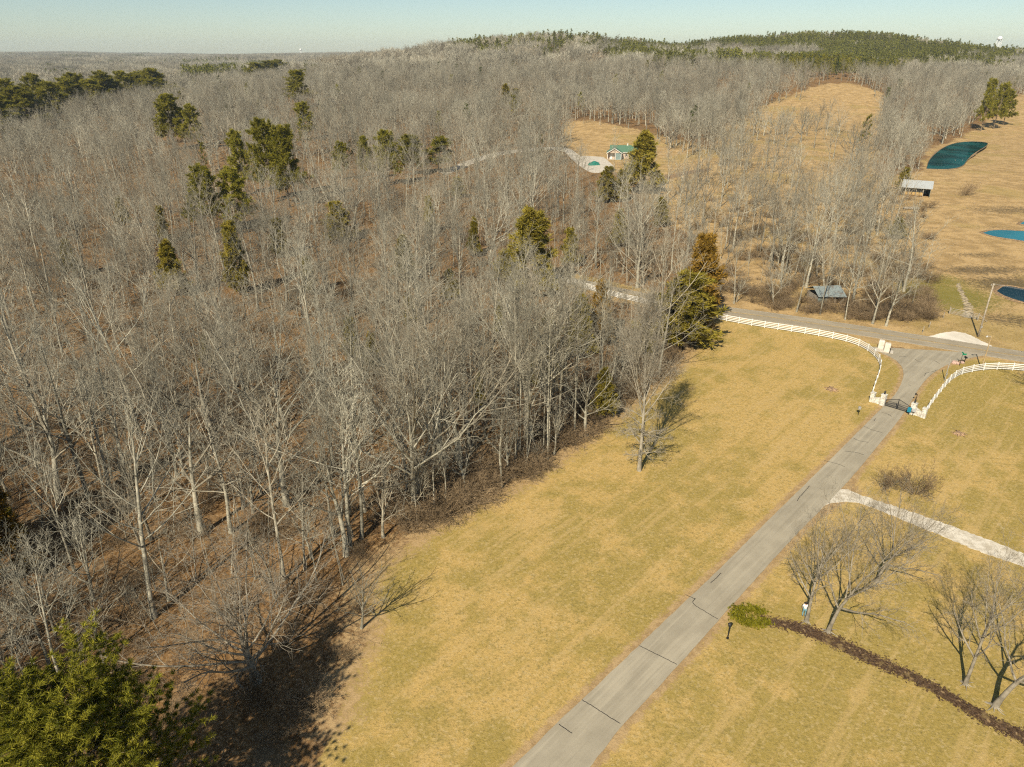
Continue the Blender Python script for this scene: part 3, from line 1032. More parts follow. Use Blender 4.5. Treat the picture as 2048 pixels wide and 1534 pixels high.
def tubes(parts):
    """parts: list of ((P,R), sides) -> verts, quads."""
    V, Q, o = [], [], 0
    for (P, R), s in parts:
        B, n, _ = P.shape
        T = np.empty_like(P)
        T[:, 1:-1] = P[:, 2:] - P[:, :-2]
        T[:, 0] = P[:, 1] - P[:, 0]
        T[:, -1] = P[:, -1] - P[:, -2]
        T = norm(T)
        t0 = norm(P[:, -1] - P[:, 0])[:, None, :] * np.ones((1, n, 1))
        u, _ = frame(t0)
        u = norm(u - T * (u * T).sum(-1, keepdims=True))
        v = np.cross(T, u)
        a = np.arange(s) * 2 * math.pi / s
        ring = P[:, :, None, :] + R[:, :, None, None] * (np.cos(a)[None, None, :, None] * u[:, :, None, :] + np.sin(a)[None, None, :, None] * v[:, :, None, :])
        V.append(ring.reshape(-1, 3))
        ix = np.arange(B * n * s).reshape(B, n, s) + o
        nx_ = np.roll(ix, -1, axis=2)
        Q.append(np.stack([ix[:, :-1], nx_[:, :-1], nx_[:, 1:], ix[:, 1:]], -1).reshape(-1, 4))
        o += B * n * s
    return np.concatenate(V), np.concatenate(Q)


def blades(C, D, L, Wd, m, rng, spread=0.9):
    """m thin triangles at every centre C fanning round direction D."""
    B = len(C)
    d = norm(D[:, None, :] + rng.normal(0, spread, (B, m, 3)))
    side = norm(np.cross(d, rng.normal(0, 1, (B, m, 3))))
    l = (L * rng.uniform(.6, 1.2, (B, m)))[..., None]
    c = C[:, None, :] + rng.normal(0, .04, (B, m, 3))
    v = np.stack([c - side * Wd, c + side * Wd, c + d * l], 2).reshape(-1, 3)
    return v, np.arange(len(v)).reshape(-1, 3)


def trunk(H, r0, r1, npts, wander, lean, rng):
    d = norm(np.array([[lean[0], lean[1], 1.0]]))
    P = polyline(np.zeros((1, 3)), d, np.array([H]), npts, wander, 0.02, rng)
    t = np.linspace(0, 1, npts)
    R = r0 * (1 - t) ** 0.8 + r1
    R[0] *= 1.45
    P[:, 0, 2] -= 0.25
    return P, R[None, :]


def deciduous(seed, H, kind='forest', fine=1.0, lean=(0, 0), low=False):
    """Bare winter tree: returns (trunk parts, crown parts) as tube lists."""
    rng = np.random.default_rng(seed)
    if kind == 'forest':          # straight clean stem, narrow ascending crown
        tr = trunk(H, 0.0100 * H, 0.02, 10, 0.030, lean, rng)
        l1 = spawn(tr, 14, .32, .96, 58, 22, .43, .16, 7, .10, .10, .48, rng, .035)
        l2 = spawn(l1, 6, .22, 1.0, 42, 28, .46, .28, 4, .13, .08, .55, rng, .020)
        kk = (4, 2)
    elif kind == 'fork':          # stem that forks into a few big ascending limbs
        tr = trunk(H * .62, 0.0135 * H, 0.05, 8, 0.05, lean, rng)
        l1 = spawn(tr, 10, .30, .99, 56, 16, 1.0, .80, 8, .09, .08, .52, rng, .045)
        l2 = spawn(l1, 7, .22, 1.0, 44, 27, .42, .26, 4, .13, .07, .58, rng, .022)
        kk = (4, 3)
    elif kind == 'open':          # broad yard tree with a low wide crown
        tr = trunk(H * .55, 0.0145 * H, 0.06, 8, 0.06, lean, rng)
        l1 = spawn(tr, 10, .35, .99, 66, 25, 1.0, .95, 8, .10, .05, .60, rng, .05)
        l2 = spawn(l1, 8, .2, 1.0, 48, 30, .45, .28, 5, .15, .05, .55, rng, .018)
        kk = (6, 4)
    elif kind == 'lone':          # drooping low limbs, then a tall upright fan
        tr = trunk(H * .92, 0.0125 * H, 0.02, 11, 0.02, lean, rng)
        la = spawn(tr, 18, .10, .38, 92, 65, .13, .19, 7, .15, .04, .32, rng, .024)
        lb = spawn(tr, 30, .36, .97, 40, 12, .46, .22, 7, .07, .08, .50, rng, .035)
        l1 = (np.concatenate([la[0], lb[0]]), np.concatenate([la[1], lb[1]]))
        l2 = spawn(l1, 7, .18, 1.0, 45, 28, .42, .28, 4, .15, .04, .55, rng, .018)
        kk = (4, 4)
    elif kind == 'spread':        # many limbs fanning out from a short bole
        tr = trunk(H * .40, 0.0190 * H, 0.09, 6, 0.06, lean, rng)
        l1 = spawn(tr, 16, .25, .99, 68, 16, 1.75, 1.55, 9, .09, .055, .42, rng, .05)
        l2 = spawn(l1, 9, .15, 1.0, 46, 28, .40, .26, 5, .14, .05, .52, rng, .020)
        kk = (6, 4)
    elif kind == 'layered':       # central leader with drooping low limbs and upright top
        tr = trunk(H, 0.0125 * H, 0.02, 11, 0.02, lean, rng)
        l1 = spawn(tr, 38, .10, .97, 94, 20, .30, .20, 6, .10, .06, .42, rng, .03)
        l2 = spawn(l1, 7, .2, 1.0, 45, 30, .45, .30, 4, .15, .03, .55, rng, .014)
        kk = (4, 4)
    elif kind == 'pole':          # thin crowded stem, small top
        tr = trunk(H, 0.0058 * H, 0.015, 9, 0.035, lean, rng)
        l1 = spawn(tr, 10, .50, .97, 50, 28, .22, .10, 5, .12, .12, .45, rng, .02)
        l2 = spawn(l1, 5, .25, 1.0, 42, 30, .5, .35, 3, .14, .06, .55, rng, .012)
        kk = (4, 3)
    elif kind == 'bush':
        n = 16
        a = rng.random(n) * 6.28
        p0 = np.stack([np.cos(a), np.sin(a), np.zeros(n)], -1) * rng.random((n, 1)) * .12 * H
        d = np.stack([np.cos(a) * .7, np.sin(a) * .7, np.full(n, .9)], -1) + rng.normal(0, .25, (n, 3))
        P = polyline(p0 - [0, 0, .1], d, H * rng.uniform(.6, 1.1, n), 5, .12, -.02, rng)
        tr = (P, np.full((n, 1), .012 * H) * np.linspace(1, .4, 5)[None])
        l1 = spawn(tr, 6, .2, 1, 45, 35, .5, .35, 4, .18, .0, .6, rng, .010)
        l2 = spawn(l1, 5, .2, 1, 45, 35, .5, .4, 3, .18, .0, .6, rng, .008)
        kk = (3, 0)
    if low:
        l2s = (l2[0][:, ::max(1, (l2[0].shape[1] - 1) // 2)], l2[1][:, ::max(1, (l2[0].shape[1] - 1) // 2)] * 2.4)
        l3 = spawn(l2, 2, .2, 1.0, 36, 28, .70, .50, 2, .1, .04, .8, rng, .034)
        return [((tr[0][:, ::2], tr[1][:, ::2] * 1.35), 4)], [((l1[0][:, ::2], l1[1][:, ::2] * 1.7), 3), (l2s, 3), (l3, 3)]
    l3 = spawn(l2, int(kk[0] * fine), .15, 1.0, 45, 34, .55, .40, 3, .15, .04, .62, rng, .0145)
    crown = [(l1, 6), (l2, 4), (l3, 3)]
    if kk[1]:
        l4 = spawn(l3, kk[1], .15, 1.0, 45, 34, .55, .45, 2, .1, .02, .75, rng, .0115)
        crown.append((l4, 3))
    return [(tr, 8)], crown


def mesh_tubes(name, parts, mat):
    v, q = tubes(parts)
    return raw_mesh(name, v, [q], mat)


def joined(name, tp, cp, mats, extra=None):
    v1, q1 = tubes(tp)
    v2, q2 = tubes(cp)
    fs = [q1, q2 + len(v1)]
    vv = [v1, v2]
    mi = [np.zeros(len(q1), int), np.ones(len(q2), int)]
    if extra is not None:
        fs.append(extra[1] + len(v1) + len(v2))
        vv.append(extra[0])
        mi.append(np.full(len(extra[1]), 2))
    return raw_mesh(name, np.concatenate(vv), fs, mats, np.concatenate(mi))


def pine(seed, H, R, t0=.35, tuft=1.0, m=10, blade=(.55, .05), k1=26, k2=6, cone=False):
    """Pine or cedar: (trunk parts, branch parts, needle verts+tris)."""
    rng = np.random.default_rng(seed)
    tr = trunk(H, 0.0115 * H, 0.02, 9, 0.02, (0, 0), rng)
    if cone:
        l1 = spawn(tr, k1, t0, .985, 74, 30, R * .98, R * .34, 5, .10, .10, .35, rng, .02, absL=1.0)
    else:
        l1 = spawn(tr, k1, t0, .975, 88, 40, R * 1.0, R * .55, 5, .12, .06, .40, rng, .025, absL=1.0)
        l1[0][:, :, :2] *= 1.0
    l2 = spawn(l1, k2, .30, 1.0, 52, 35, .42, .32, 3, .15, .06, .5, rng, .012)
    C, D = [], []
    for (P, _), lo in ((l1, 2), (l2, 1)):
        for i in range(lo, P.shape[1]):
            for fr in ((0.0, 0.5) if i > lo else (0.0,)):
                C.append(P[:, i] * (1 - fr) + P[:, i - 1] * fr)
                D.append(norm(P[:, i] - P[:, i - 1]) * .7 + np.array([0, 0, .45]))
    C, D = np.concatenate(C), np.concatenate(D)
    keep = rng.random(len(C)) < tuft
    nv, nf = blades(C[keep], D[keep], blade[0], blade[1], m, rng)
    return [(tr, 7)], [(l1, 4), (l2, 3)], (nv, nf)


SPECIES = {}     # name -> dict(trunk mesh, crown mesh, joined mesh, nominal height)


def add_dec(name, seed, H, kind, fine=1.0, lean=(0, 0), bark='bark', twig='twig'):
    tp, cp = deciduous(seed, H, kind, fine, lean)
    SPECIES[name] = dict(trunk=mesh_tubes('trunk', tp, M[bark]), crown=mesh_tubes('crown', cp, M[twig]), whole=None, H=H, parts=(tp, cp), mats=(bark, twig))


for i in range(6):
    add_dec('forest%d' % i, 20 + i, 20, 'forest')
for i in range(3):
    add_dec('fork%d' % i, 40 + i, 20, 'fork')
for i in range(3):
    add_dec('pole%d' % i, 50 + i, 16, 'pole')
add_dec('open0', 60, 14, 'open', 1.0, (0, 0), 'bark_grey', 'bark_grey')
add_dec('open1', 61, 14, 'open', 1.0, (.22, .05), 'bark_grey', 'bark_grey')
add_dec('lone', 70, 18, 'lone', 1.8, (0, 0), 'bark_lone', 'bark_lone')
add_dec('spread', 75, 12, 'spread', 1.0, (0, 0), 'bark_grey', 'bark_grey')
for i in range(3):
    add_dec('bush%d' % i, 80 + i, 3, 'bush', 1.0, (0, 0), 'brush', 'brush')


def add_pine(name, seed, H, R, mat, **kw):
    tp, bp, nv = pine(seed, H, R, **kw)
    SPECIES[name] = dict(trunk=mesh_tubes('trunk', tp, M['barkdark']), branches=mesh_tubes('branches', bp, M['barkdark']),
                         crown=raw_mesh('crown', nv[0], [nv[1]], M[mat]), H=H, R=R, parts=(tp, bp, nv), mats=('barkdark', 'barkdark', mat))


for i in range(3):
    add_pine('pine%d' % i, 100 + i, 18, 4.2, 'pine', t0=.26, tuft=1.0, m=15, blade=(.80, .090), k1=40, k2=8)
for i in range(2):
    add_pine('cedar%d' % i, 110 + i, 10, 3.0, 'cedar', t0=.05, tuft=1.0, m=12, blade=(.60, .080), k1=52, k2=8, cone=True)
add_pine('cedar_gold', 115, 10, 3.0, 'cedar_gold', t0=.05, tuft=1.0, m=12, blade=(.60, .080), k1=52, k2=8, cone=True)
add_pine('near_pine', 120, 18, 6.6, 'pine_near', t0=.22, tuft=1.0, m=42, blade=(.36, .022), k1=95, k2=17)


def plant(name, sp, loc, sxy, sz, rz, label, cat='tree', group=None, crown_name='crown', tilt=(0, 0)):
    s = SPECIES[sp]
    e = empty(name, loc, rz)
    e.scale = (sxy, sxy, sz)
    if tilt != (0, 0):
        e.rotation_euler = (tilt[0], tilt[1], rz)
    tag(e, label, cat, group)
    link(bpy.data.objects.new('trunk', s['trunk']), e)
    if 'branches' in s:
        b = link(bpy.data.objects.new('branches', s['branches']), e)
    link(bpy.data.objects.new(crown_name, s['crown']), e)
    return e


# ------------------------------------------------------------------ scattered woods (one object each)
def scatter(name, pts, scl, rot, index, meshes, label, cat):
    col = bpy.data.collections.new(name + '_sources')
    for i, me in enumerate(meshes):
        col.objects.link(bpy.data.objects.new('%s_source_%02d' % (name, i), me))
    me = bpy.data.meshes.new(name)
    me.vertices.add(len(pts))
    me.vertices.foreach_set('co', np.asarray(pts, np.float32).ravel())
    for nm_, typ, arr, key in (('scl', 'FLOAT_VECTOR', scl, 'vector'), ('rot', 'FLOAT_VECTOR', rot, 'vector'), ('pick', 'INT', index, 'value')):
        a = me.attributes.new(nm_, typ, 'POINT')
        a.data.foreach_set(key, np.asarray(arr, np.int32 if typ == 'INT' else np.float32).ravel())
    o = link(bpy.data.objects.new(name, me))
    tag(o, label, cat, None, 'stuff')
    g = bpy.data.node_groups.new(name, 'GeometryNodeTree')
    g.interface.new_socket('Geometry', in_out='INPUT', socket_type='NodeSocketGeometry')
    g.interface.new_socket('Geometry', in_out='OUTPUT', socket_type='NodeSocketGeometry')
    gi, go = g.nodes.new('NodeGroupInput'), g.nodes.new('NodeGroupOutput')
    ci = g.nodes.new('GeometryNodeCollectionInfo')
    ci.inputs['Collection'].default_value = col
    ci.inputs['Separate Children'].default_value = True
    ci.inputs['Reset Children'].default_value = True
    ip = g.nodes.new('GeometryNodeInstanceOnPoints')
    ip.inputs['Pick Instance'].default_value = True
    g.links.new(gi.outputs[0], ip.inputs['Points'])
    g.links.new(ci.outputs[0], ip.inputs['Instance'])
    for nm_, typ, sock in (('scl', 'FLOAT_VECTOR', 'Scale'), ('rot', 'FLOAT_VECTOR', 'Rotation'), ('pick', 'INT', 'Instance Index')):
        na = g.nodes.new('GeometryNodeInputNamedAttribute')
        na.data_type = typ
        na.inputs['Name'].default_value = nm_
        g.links.new(na.outputs['Attribute'], ip.inputs[sock])
    g.links.new(ip.outputs[0], go.inputs[0])
    md = o.modifiers.new('scatter', 'NODES')
    md.node_group = g
    return o


def jitter_grid(y0, y1, cell, rng, half=math.radians(44)):
    ys = np.arange(y0, y1, cell)
    out = []
    for y in ys:
        w = y1_w(y, half)
        xs = np.arange(-w, w, cell)
        out.append(np.stack([xs, np.full(len(xs), y)], -1))
    p = np.concatenate(out)
    return p + rng.uniform(-.5, .5, p.shape) * cell * .95


def y1_w(y, half):
    return 30 + y * math.tan(half)


def zones_at(p, hz=0.0):
    z = height(p[:, 0], p[:, 1])
    px, py, Z = to_px(p[:, 0], p[:, 1], z + hz)
    return z, px, py, Z


def keep_woods(p, rng, sparse=.82, gap=.24):
    z, px, py, Z = zones_at(p)
    k = np.ones(len(p), bool)
    dn = np.sin(p[:, 0] * .11 + 2 * np.sin(p[:, 1] * .05)) + np.sin(p[:, 1] * .13 + 1.5 * np.sin(p[:, 0] * .06)) + .7 * np.sin(p[:, 0] * .031 - p[:, 1] * .027)
    k &= rng.random(len(p)) < np.clip(.74 + .2 * (gap < .2) - gap * dn, .15, 1)
    for _, x0, y0, x1, y1, _l in EVER:
        k &= ~((px > x0 - 4) & (px < x1 + 4) & (py > y1 - 6) & (py < y1 + .25 * (y1 - y0)))
    k &= ~in_poly(px, py, LAWN)
    jx, jy = px + rng.normal(0, 11, len(p)), py + rng.normal(0, 5, len(p))
    for pl in (OPEN_FIELD, OPEN_HOUSE, OPEN_KNOB):
        k &= ~in_poly(jx, jy, pl)
    for pl in WATERS:
        k &= ~in_poly(px, py, pl)
    k &= ~(in_poly(px, py, SPARSE) & (rng.random(len(p)) > sparse))
    for pl, q in ((YARD_FRONT, .12), (FENCE_FRONT, .7), (KNOB_FRONT, .5)):
        k &= ~(in_poly(px, py, pl) & (rng.random(len(p)) > q))
    dr = polydist(p[:, 0], p[:, 1], ROADC[::4])
    k &= dr > 5.2
    k &= ~((py > 630) & (px > 1385))
    k &= p[:, 1] > 12
    k &= ~((py > 1470) & (px > -40))
    k &= polydist(p[:, 0], p[:, 1], LANE) > 4.0
    return k


rng = np.random.default_rng(21)
allp = jitter_grid(14, 330, 5.9, rng)
extra = jitter_grid(26, 105, 6.4, rng)
allp = np.concatenate([allp, extra])
allp = allp[keep_woods(allp, rng)]
z, px, py, Z = zones_at(allp)
dist = np.hypot(np.hypot(allp[:, 0], allp[:, 1]), CAM_H)
n = len(allp)
# the specially placed trees keep a clearing round them
SPECIAL = [gp(1278, 940), gp(512, 1362), gp(575, 1010)]
PINE_AT = Vector((-26.0, 28.6, 0))
for c, r in [(SPECIAL[0], 6), (SPECIAL[1], 13), (SPECIAL[2], 4), (PINE_AT, 13)]:
    kk = np.hypot(allp[:, 0] - c.x, allp[:, 1] - c.y) > r
    allp, z, px, py, Z, dist = allp[kk], z[kk], px[kk], py[kk], Z[kk], dist[kk]
n = len(allp)
names = ['forest0', 'forest1', 'forest2', 'forest3', 'forest4', 'forest5', 'fork0', 'fork1', 'fork2', 'pole0', 'pole1', 'pole2']
wts = np.array([.080] * 6 + [.060] * 3 + [.12] * 3)
pick = rng.choice(len(names), n, p=wts / wts.sum())
szs = rng.uniform(.50, 1.22, n)
szs = np.where((np.arange(n) % 5 == 0) & (dist < 130), szs * .7, szs)
szs = np.where(dist > 130, szs * rng.uniform(.62, .92, n), szs)
sxy = szs * rng.uniform(.85, 1.30, n)
rz = rng.random(n) * 6.28
tl = rng.normal(0, .05, (n, 2))
inview = (px > -60) & (px < W0 + 60) & (py < H0 + 120) & (Z > 5)
order = np.argsort(np.where(inview, dist, 1e9))
NIND = 285
ind = order[:NIND]
rest = order[NIND:]
forest_edge_pts = resample(forest_edge, 4)
for j in ind:
    far_side = px[j] > 1440
    sp = names[pick[j]]
    slim = sp.startswith('pole')
    forked = sp.startswith('fork')
    ed = min((Vector((allp[j, 0], allp[j, 1], 0)) - Vector((q.x, q.y, 0))).length for q in forest_edge_pts)
    where = ('on the slope across the road' if far_side else 'in the front row along the lawn' if ed < 9 else 'at the left edge of the woods' if px[j] < 260
             else 'deep in the woods towards the house' if py[j] < 620 else 'in the middle of the near woods')
    size = 'short' if szs[j] < .72 else 'tall' if szs[j] > .95 else 'mid-sized'
    look = 'slim bare tree' if slim else 'forked wide-crowned bare tree' if forked else 'straight-trunked bare tree'
    lab = '%s grey %s %s' % (size, look, where)
    grp = '%s %ss %s' % (size, look, where)
    plant('bare_tree', sp, (allp[j, 0], allp[j, 1], z[j] - .05), sxy[j], szs[j], rz[j], lab, 'tree', grp, tilt=(tl[j, 0], tl[j, 1]))
whole = []
for nm_ in names:
    s = SPECIES[nm_]
    cp = s['parts'][1]
    cp = [cp[0], ((cp[1][0][0], cp[1][0][1] * 1.2), 3), ((cp[2][0][0][:, ::2], cp[2][0][1][:, ::2] * 1.45), 3)]
    whole.append(joined('bare_tree_' + nm_, s['parts'][0], cp, [M['bark'], M['twig']]))
scatter('woods', np.column_stack([allp[rest], z[rest] - .05]), np.column_stack([sxy[rest], sxy[rest], szs[rest]]), np.column_stack([tl[rest], rz[rest]]), pick[rest], whole,
        'dense mass of bare grey winter trees beyond the nearest ones', 'woods')

# middle distance: simpler trees
low_mesh = []
for i in range(6):
    tp, cp = deciduous(200 + i, 19, 'forest' if i % 3 else 'fork', low=True)
    low_mesh.append(joined('far_tree_%d' % i, tp, cp, [M['bark'], M['twig']]))


def low_pine(seed, H, R, mat, cone=False):
    tp, bp, nv = pine(seed, H, R, t0=.30 if not cone else .08, tuft=.8, m=4, blade=(1.1, .22), k1=16, k2=3, cone=cone)
    return joined('far_pine', tp, [bp[0]], [M['barkdark'], M['barkdark'], M[mat]], nv)


low_pines = [low_pine(300, 17, 3.2, 'pine'), low_pine(301, 17, 3.0, 'pine'), low_pine(302, 16, 3.0, 'pine_dark')]
p = jitter_grid(330, 900, 6.8, rng, math.radians(42))
p = p[keep_woods(p, rng, .55)]
z2, px2, py2, Z2 = zones_at(p, 6)
isp = np.zeros(len(p), bool)
for pl in (PINE_FAR, PINE_HILL, PINE_STRIP):
    isp |= in_poly(px2, py2, pl)
isp |= rng.random(len(p)) < .010
d = p[~isp]
nd = len(d)
sz = rng.uniform(.55, 1.0, nd)
scatter('distant_woods', np.column_stack([d, height(d[:, 0], d[:, 1])]), np.column_stack([sz * 1.08, sz * 1.08, sz]), np.column_stack([rng.normal(0, .04, (nd, 2)), rng.random(nd) * 6.28]), rng.integers(0, 6, nd), low_mesh,
        'grey leafless woods covering the middle distance', 'woods')
d = p[isp]
nd = len(d)
sz = rng.uniform(.6, 1.05, nd)
scatter('distant_evergreens', np.column_stack([d, height(d[:, 0], d[:, 1])]), np.column_stack([sz, sz, sz]), np.column_stack([np.zeros((nd, 2)), rng.random(nd) * 6.28]), rng.integers(0, 3, nd), low_pines,
        'scattered dark green evergreens among the distant grey woods', 'woods')


# far hills: patches of trees
def patch(seed, size, count, pines, H):
    rng = np.random.default_rng(seed)
    V, F, MI, o = [], [], [], 0
    for i in range(count):
        x, y = rng.uniform(-size / 2, size / 2, 2)
        s = H * rng.uniform(.7, 1.15)
        if rng.random() < pines:
            tr = np.array([[0, 0, 0], [0, 0, s * .9]])
            tv, tq = tubes([((tr[None], np.array([[.22, .06]])), 3)])
            nc = 26
            t = rng.uniform(.25, 1.0, nc)
            r = (1.05 - t) ** .7 * s * .22 * rng.uniform(.3, 1, nc)
            a = rng.random(nc) * 6.28
            C = np.stack([np.cos(a) * r, np.sin(a) * r, t * s * .95], -1)
            bv, bf = blades(C, C * [1, 1, 0] * .3 + [0, 0, .5], 1.9, .55, 3, rng)
            V.append(tv + [x, y, 0]); F.append(('q', tq + o)); MI.append(np.zeros(len(tq), int)); o += len(tv)
            V.append(bv + [x, y, 0]); F.append(('t', bf + o)); MI.append(np.full(len(bf), 2)); o += len(bv)
        else:
            tr = np.array([[0, 0, 0], [0, 0, s * .8]])
            tv, tq = tubes([((tr[None], np.array([[.25, .10]])), 3)])
            nb = 34
            t = rng.uniform(.30, .85, nb)
            a = rng.random(nb) * 6.28
            p0 = np.stack([np.zeros(nb), np.zeros(nb), t * s], -1) + rng.normal(0, 1, (nb, 3)) * [1.4, 1.4, .5] * (s / 18)
            dd = np.stack([np.cos(a), np.sin(a), rng.uniform(.5, 1.8, nb)], -1)
            bv, bf = blades(p0, dd, s * .25, .13, 2, rng, .35)
            V.append(tv + [x, y, 0]); F.append(('q', tq + o)); MI.append(np.zeros(len(tq), int)); o += len(tv)
            V.append(bv + [x, y, 0]); F.append(('t', bf + o)); MI.append(np.ones(len(bf), int)); o += len(bv)
    q = [f for k, f in F if k == 'q']
    t = [f for k, f in F if k == 't']
    mi = [m for (k, f), m in zip(F, MI) if k == 'q'] + [m for (k, f), m in zip(F, MI) if k == 't']
    return raw_mesh('tree_patch', np.concatenate(V), [np.concatenate(q), np.concatenate(t)], [M['bark'], M['twig'], M['pine_hill']], np.concatenate(mi))


def patches(name, y0, y1, size, cnt, H, label, seed, pine_share=.02):
    rg = np.random.default_rng(seed)
    ms = [patch(seed + i, size * 1.15, cnt, 0.0, H) for i in range(4)] + [patch(seed + 10 + i, size * 1.15, int(cnt * 1.2), 1.0, H * .9) for i in range(3)]
    p = jitter_grid(y0, y1, size, rg, math.radians(41))
    z3, a, b, Zc = zones_at(p, 8)
    k = keep_woods(p, rg, .6) if y0 < 1200 else np.ones(len(p), bool)
    isp = np.zeros(len(p), bool)
    for pl in (PINE_HILL, PINE_STRIP, PINE_CREST, PINE_FAR):
        isp |= in_poly(a, b, pl)
    isp &= rg.random(len(p)) < np.where(a < 1440, .7, .9)
    isp |= rg.random(len(p)) < pine_share
    sc_far = rg.uniform(.6, 1.35, len(p))
    for sel, nm_, lo, hi, lb in ((k & ~isp, name, 0, 4, label), (k & isp, name.replace('woods', 'pines'), 4, 7, label.replace('grey leafless', 'green pine'))):
        q = p[sel]
        m_ = len(q)
        s = sc_far[sel] if lo else rg.uniform(.85, 1.15, m_)
        scatter(nm_, np.column_stack([q, z3[sel]]), np.column_stack([s, s, s]), np.column_stack([np.zeros((m_, 2)), rg.random(m_) * 6.28]), rg.integers(lo, hi, m_), ms, lb, 'woods')


patches('hillside_woods', 900, 2600, 30, 24, 19, 'grey leafless woods on the far hills', 500, .02)
patches('horizon_woods', 2600, 7000, 90, 60, 22, 'grey leafless woods running to the horizon', 520, .05)

# brush along the edge of the woods and under the trees
bushes = [joined('brush_%d' % i, SPECIES['bush%d' % i]['parts'][0], SPECIES['bush%d' % i]['parts'][1], [M['brush'], M['brush']]) for i in range(3)]
bp = []
edge_line = resample(smooth_line(forest_edge, 1), 1.1)
for e in edge_line[26:]:
    for _ in range(2):
        if rng.random() < .8:
            bp.append((e.x - abs(rng.normal(0, 3.5)) - .8, e.y + rng.normal(0, 1.5) + .5))
bp = np.array(bp)
u = jitter_grid(28, 230, 5.2, rng)
u = u[keep_woods(u, rng, .66, .08)]
u = u[rng.random(len(u)) < np.where(u[:, 1] < 130, .85, .45)]
ac_ = []
for _ in range(330):
    c = gp(rng.uniform(1420, 1860), 640 - 250 * rng.random() ** 1.6)
    if polydist(np.array([c.x]), np.array([c.y]), ROADC[::4])[0] > 5.5:
        ac_.append((c.x, c.y))
u = np.concatenate([u, np.array(ac_)])
bp = np.concatenate([bp, u])
bs = np.where(np.arange(len(bp)) < len(bp) - len(u), rng.uniform(.5, 1.25, len(bp)), rng.uniform(.3, 1.0, len(bp)))
nb_ = len(bp)
scatter('undergrowth', np.column_stack([bp, height(bp[:, 0], bp[:, 1])]), np.column_stack([bs * 1.15, bs * 1.15, bs]), np.column_stack([np.zeros((nb_, 2)), rng.random(nb_) * 6.28]), rng.integers(0, 3, nb_), bushes,
        'tangled brown brush under the trees and along the edge of the lawn', 'undergrowth')

sp_meshes = []
for i in range(4):
    tp, cp = deciduous(700 + i, 7, 'pole' if i < 2 else 'fork', low=False, fine=.8)
    sp_meshes.append(joined('sapling_%d' % i, tp, cp[:3] if i < 2 else cp[:2] + [cp[2]], [M['bark'], M['twig']]))
q = jitter_grid(26, 260, 4.0, rng)
q = q[keep_woods(q, rng, .5, .08)]
q = q[rng.random(len(q)) < np.where(q[:, 1] < 110, 1.0, .6)]
for c, r in [(SPECIAL[1], 10), (PINE_AT, 9)]:
    q = q[np.hypot(q[:, 0] - c.x, q[:, 1] - c.y) > r]
nq = len(q)
qs = rng.uniform(.45, 1.35, nq)
scatter('saplings', np.column_stack([q, height(q[:, 0], q[:, 1])]), np.column_stack([qs, qs, qs]), np.column_stack([rng.normal(0, .12, (nq, 2)), rng.random(nq) * 6.28]), rng.integers(0, 4, nq), sp_meshes,
        'countless thin grey saplings growing under the bare trees', 'saplings')

# ------------------------------------------------------------------ single trees
def place(name, sp, px, py, top, width, label, group=None, rz=None, tilt=(0, 0), cat='tree'):
    """Stand a plant where the photograph shows its foot, as tall as its top row and as wide as its crown."""
    b = gp(px, py)
    h = max(1.0, top_height(b, top))
    s = SPECIES[sp]
    sz = h / s['H']
    _, _, Zd = to_px(b.x, b.y, h * .5)
    sx = (width * float(Zd) / FPX) / (2 * s['R']) if ('R' in s and width) else (sz if not width else width)
    return plant(name, sp, b - Vector((0, 0, .05)), sx, sz, random.random() * 6.28 if rz is None else rz, label, cat, group, tilt=tilt)


place('bare_tree', 'lone', 1278, 941, 612, .98, 'lone bare tree with drooping lower limbs standing on the lawn by the woods', rz=.4)
plant('bare_tree', 'spread', SPECIAL[1], 1.3, 1.12, 2.2, 'broad low-spreading bare tree casting a fan shadow onto the lawn', 'tree', tilt=(0, .22))
plant('bare_tree', 'fork1', SPECIAL[2], 1.25, 1.15, 1.0, 'biggest wide-crowned bare tree inside the near woods', 'tree')
near_pine = plant('pine_tree', 'near_pine', PINE_AT, 1.12, .86, .3, 'large dense green pine cut off by the bottom left corner', 'tree')

rk = random.Random(12)
for k in range(16):
    x_ = rk.uniform(1030, 1200)
    y_ = np.interp(x_, [1030, 1060, 1130, 1200], [968, 953, 903, 853]) - rk.uniform(8, 48)
    place('bare_tree', 'pole%d' % (k % 3), x_, y_, rk.uniform(530, 640), rk.uniform(.85, 1.1), 'very tall slim pale tree in the crowded stand beside the lone lawn tree', 'slim stand at the corner of the woods')

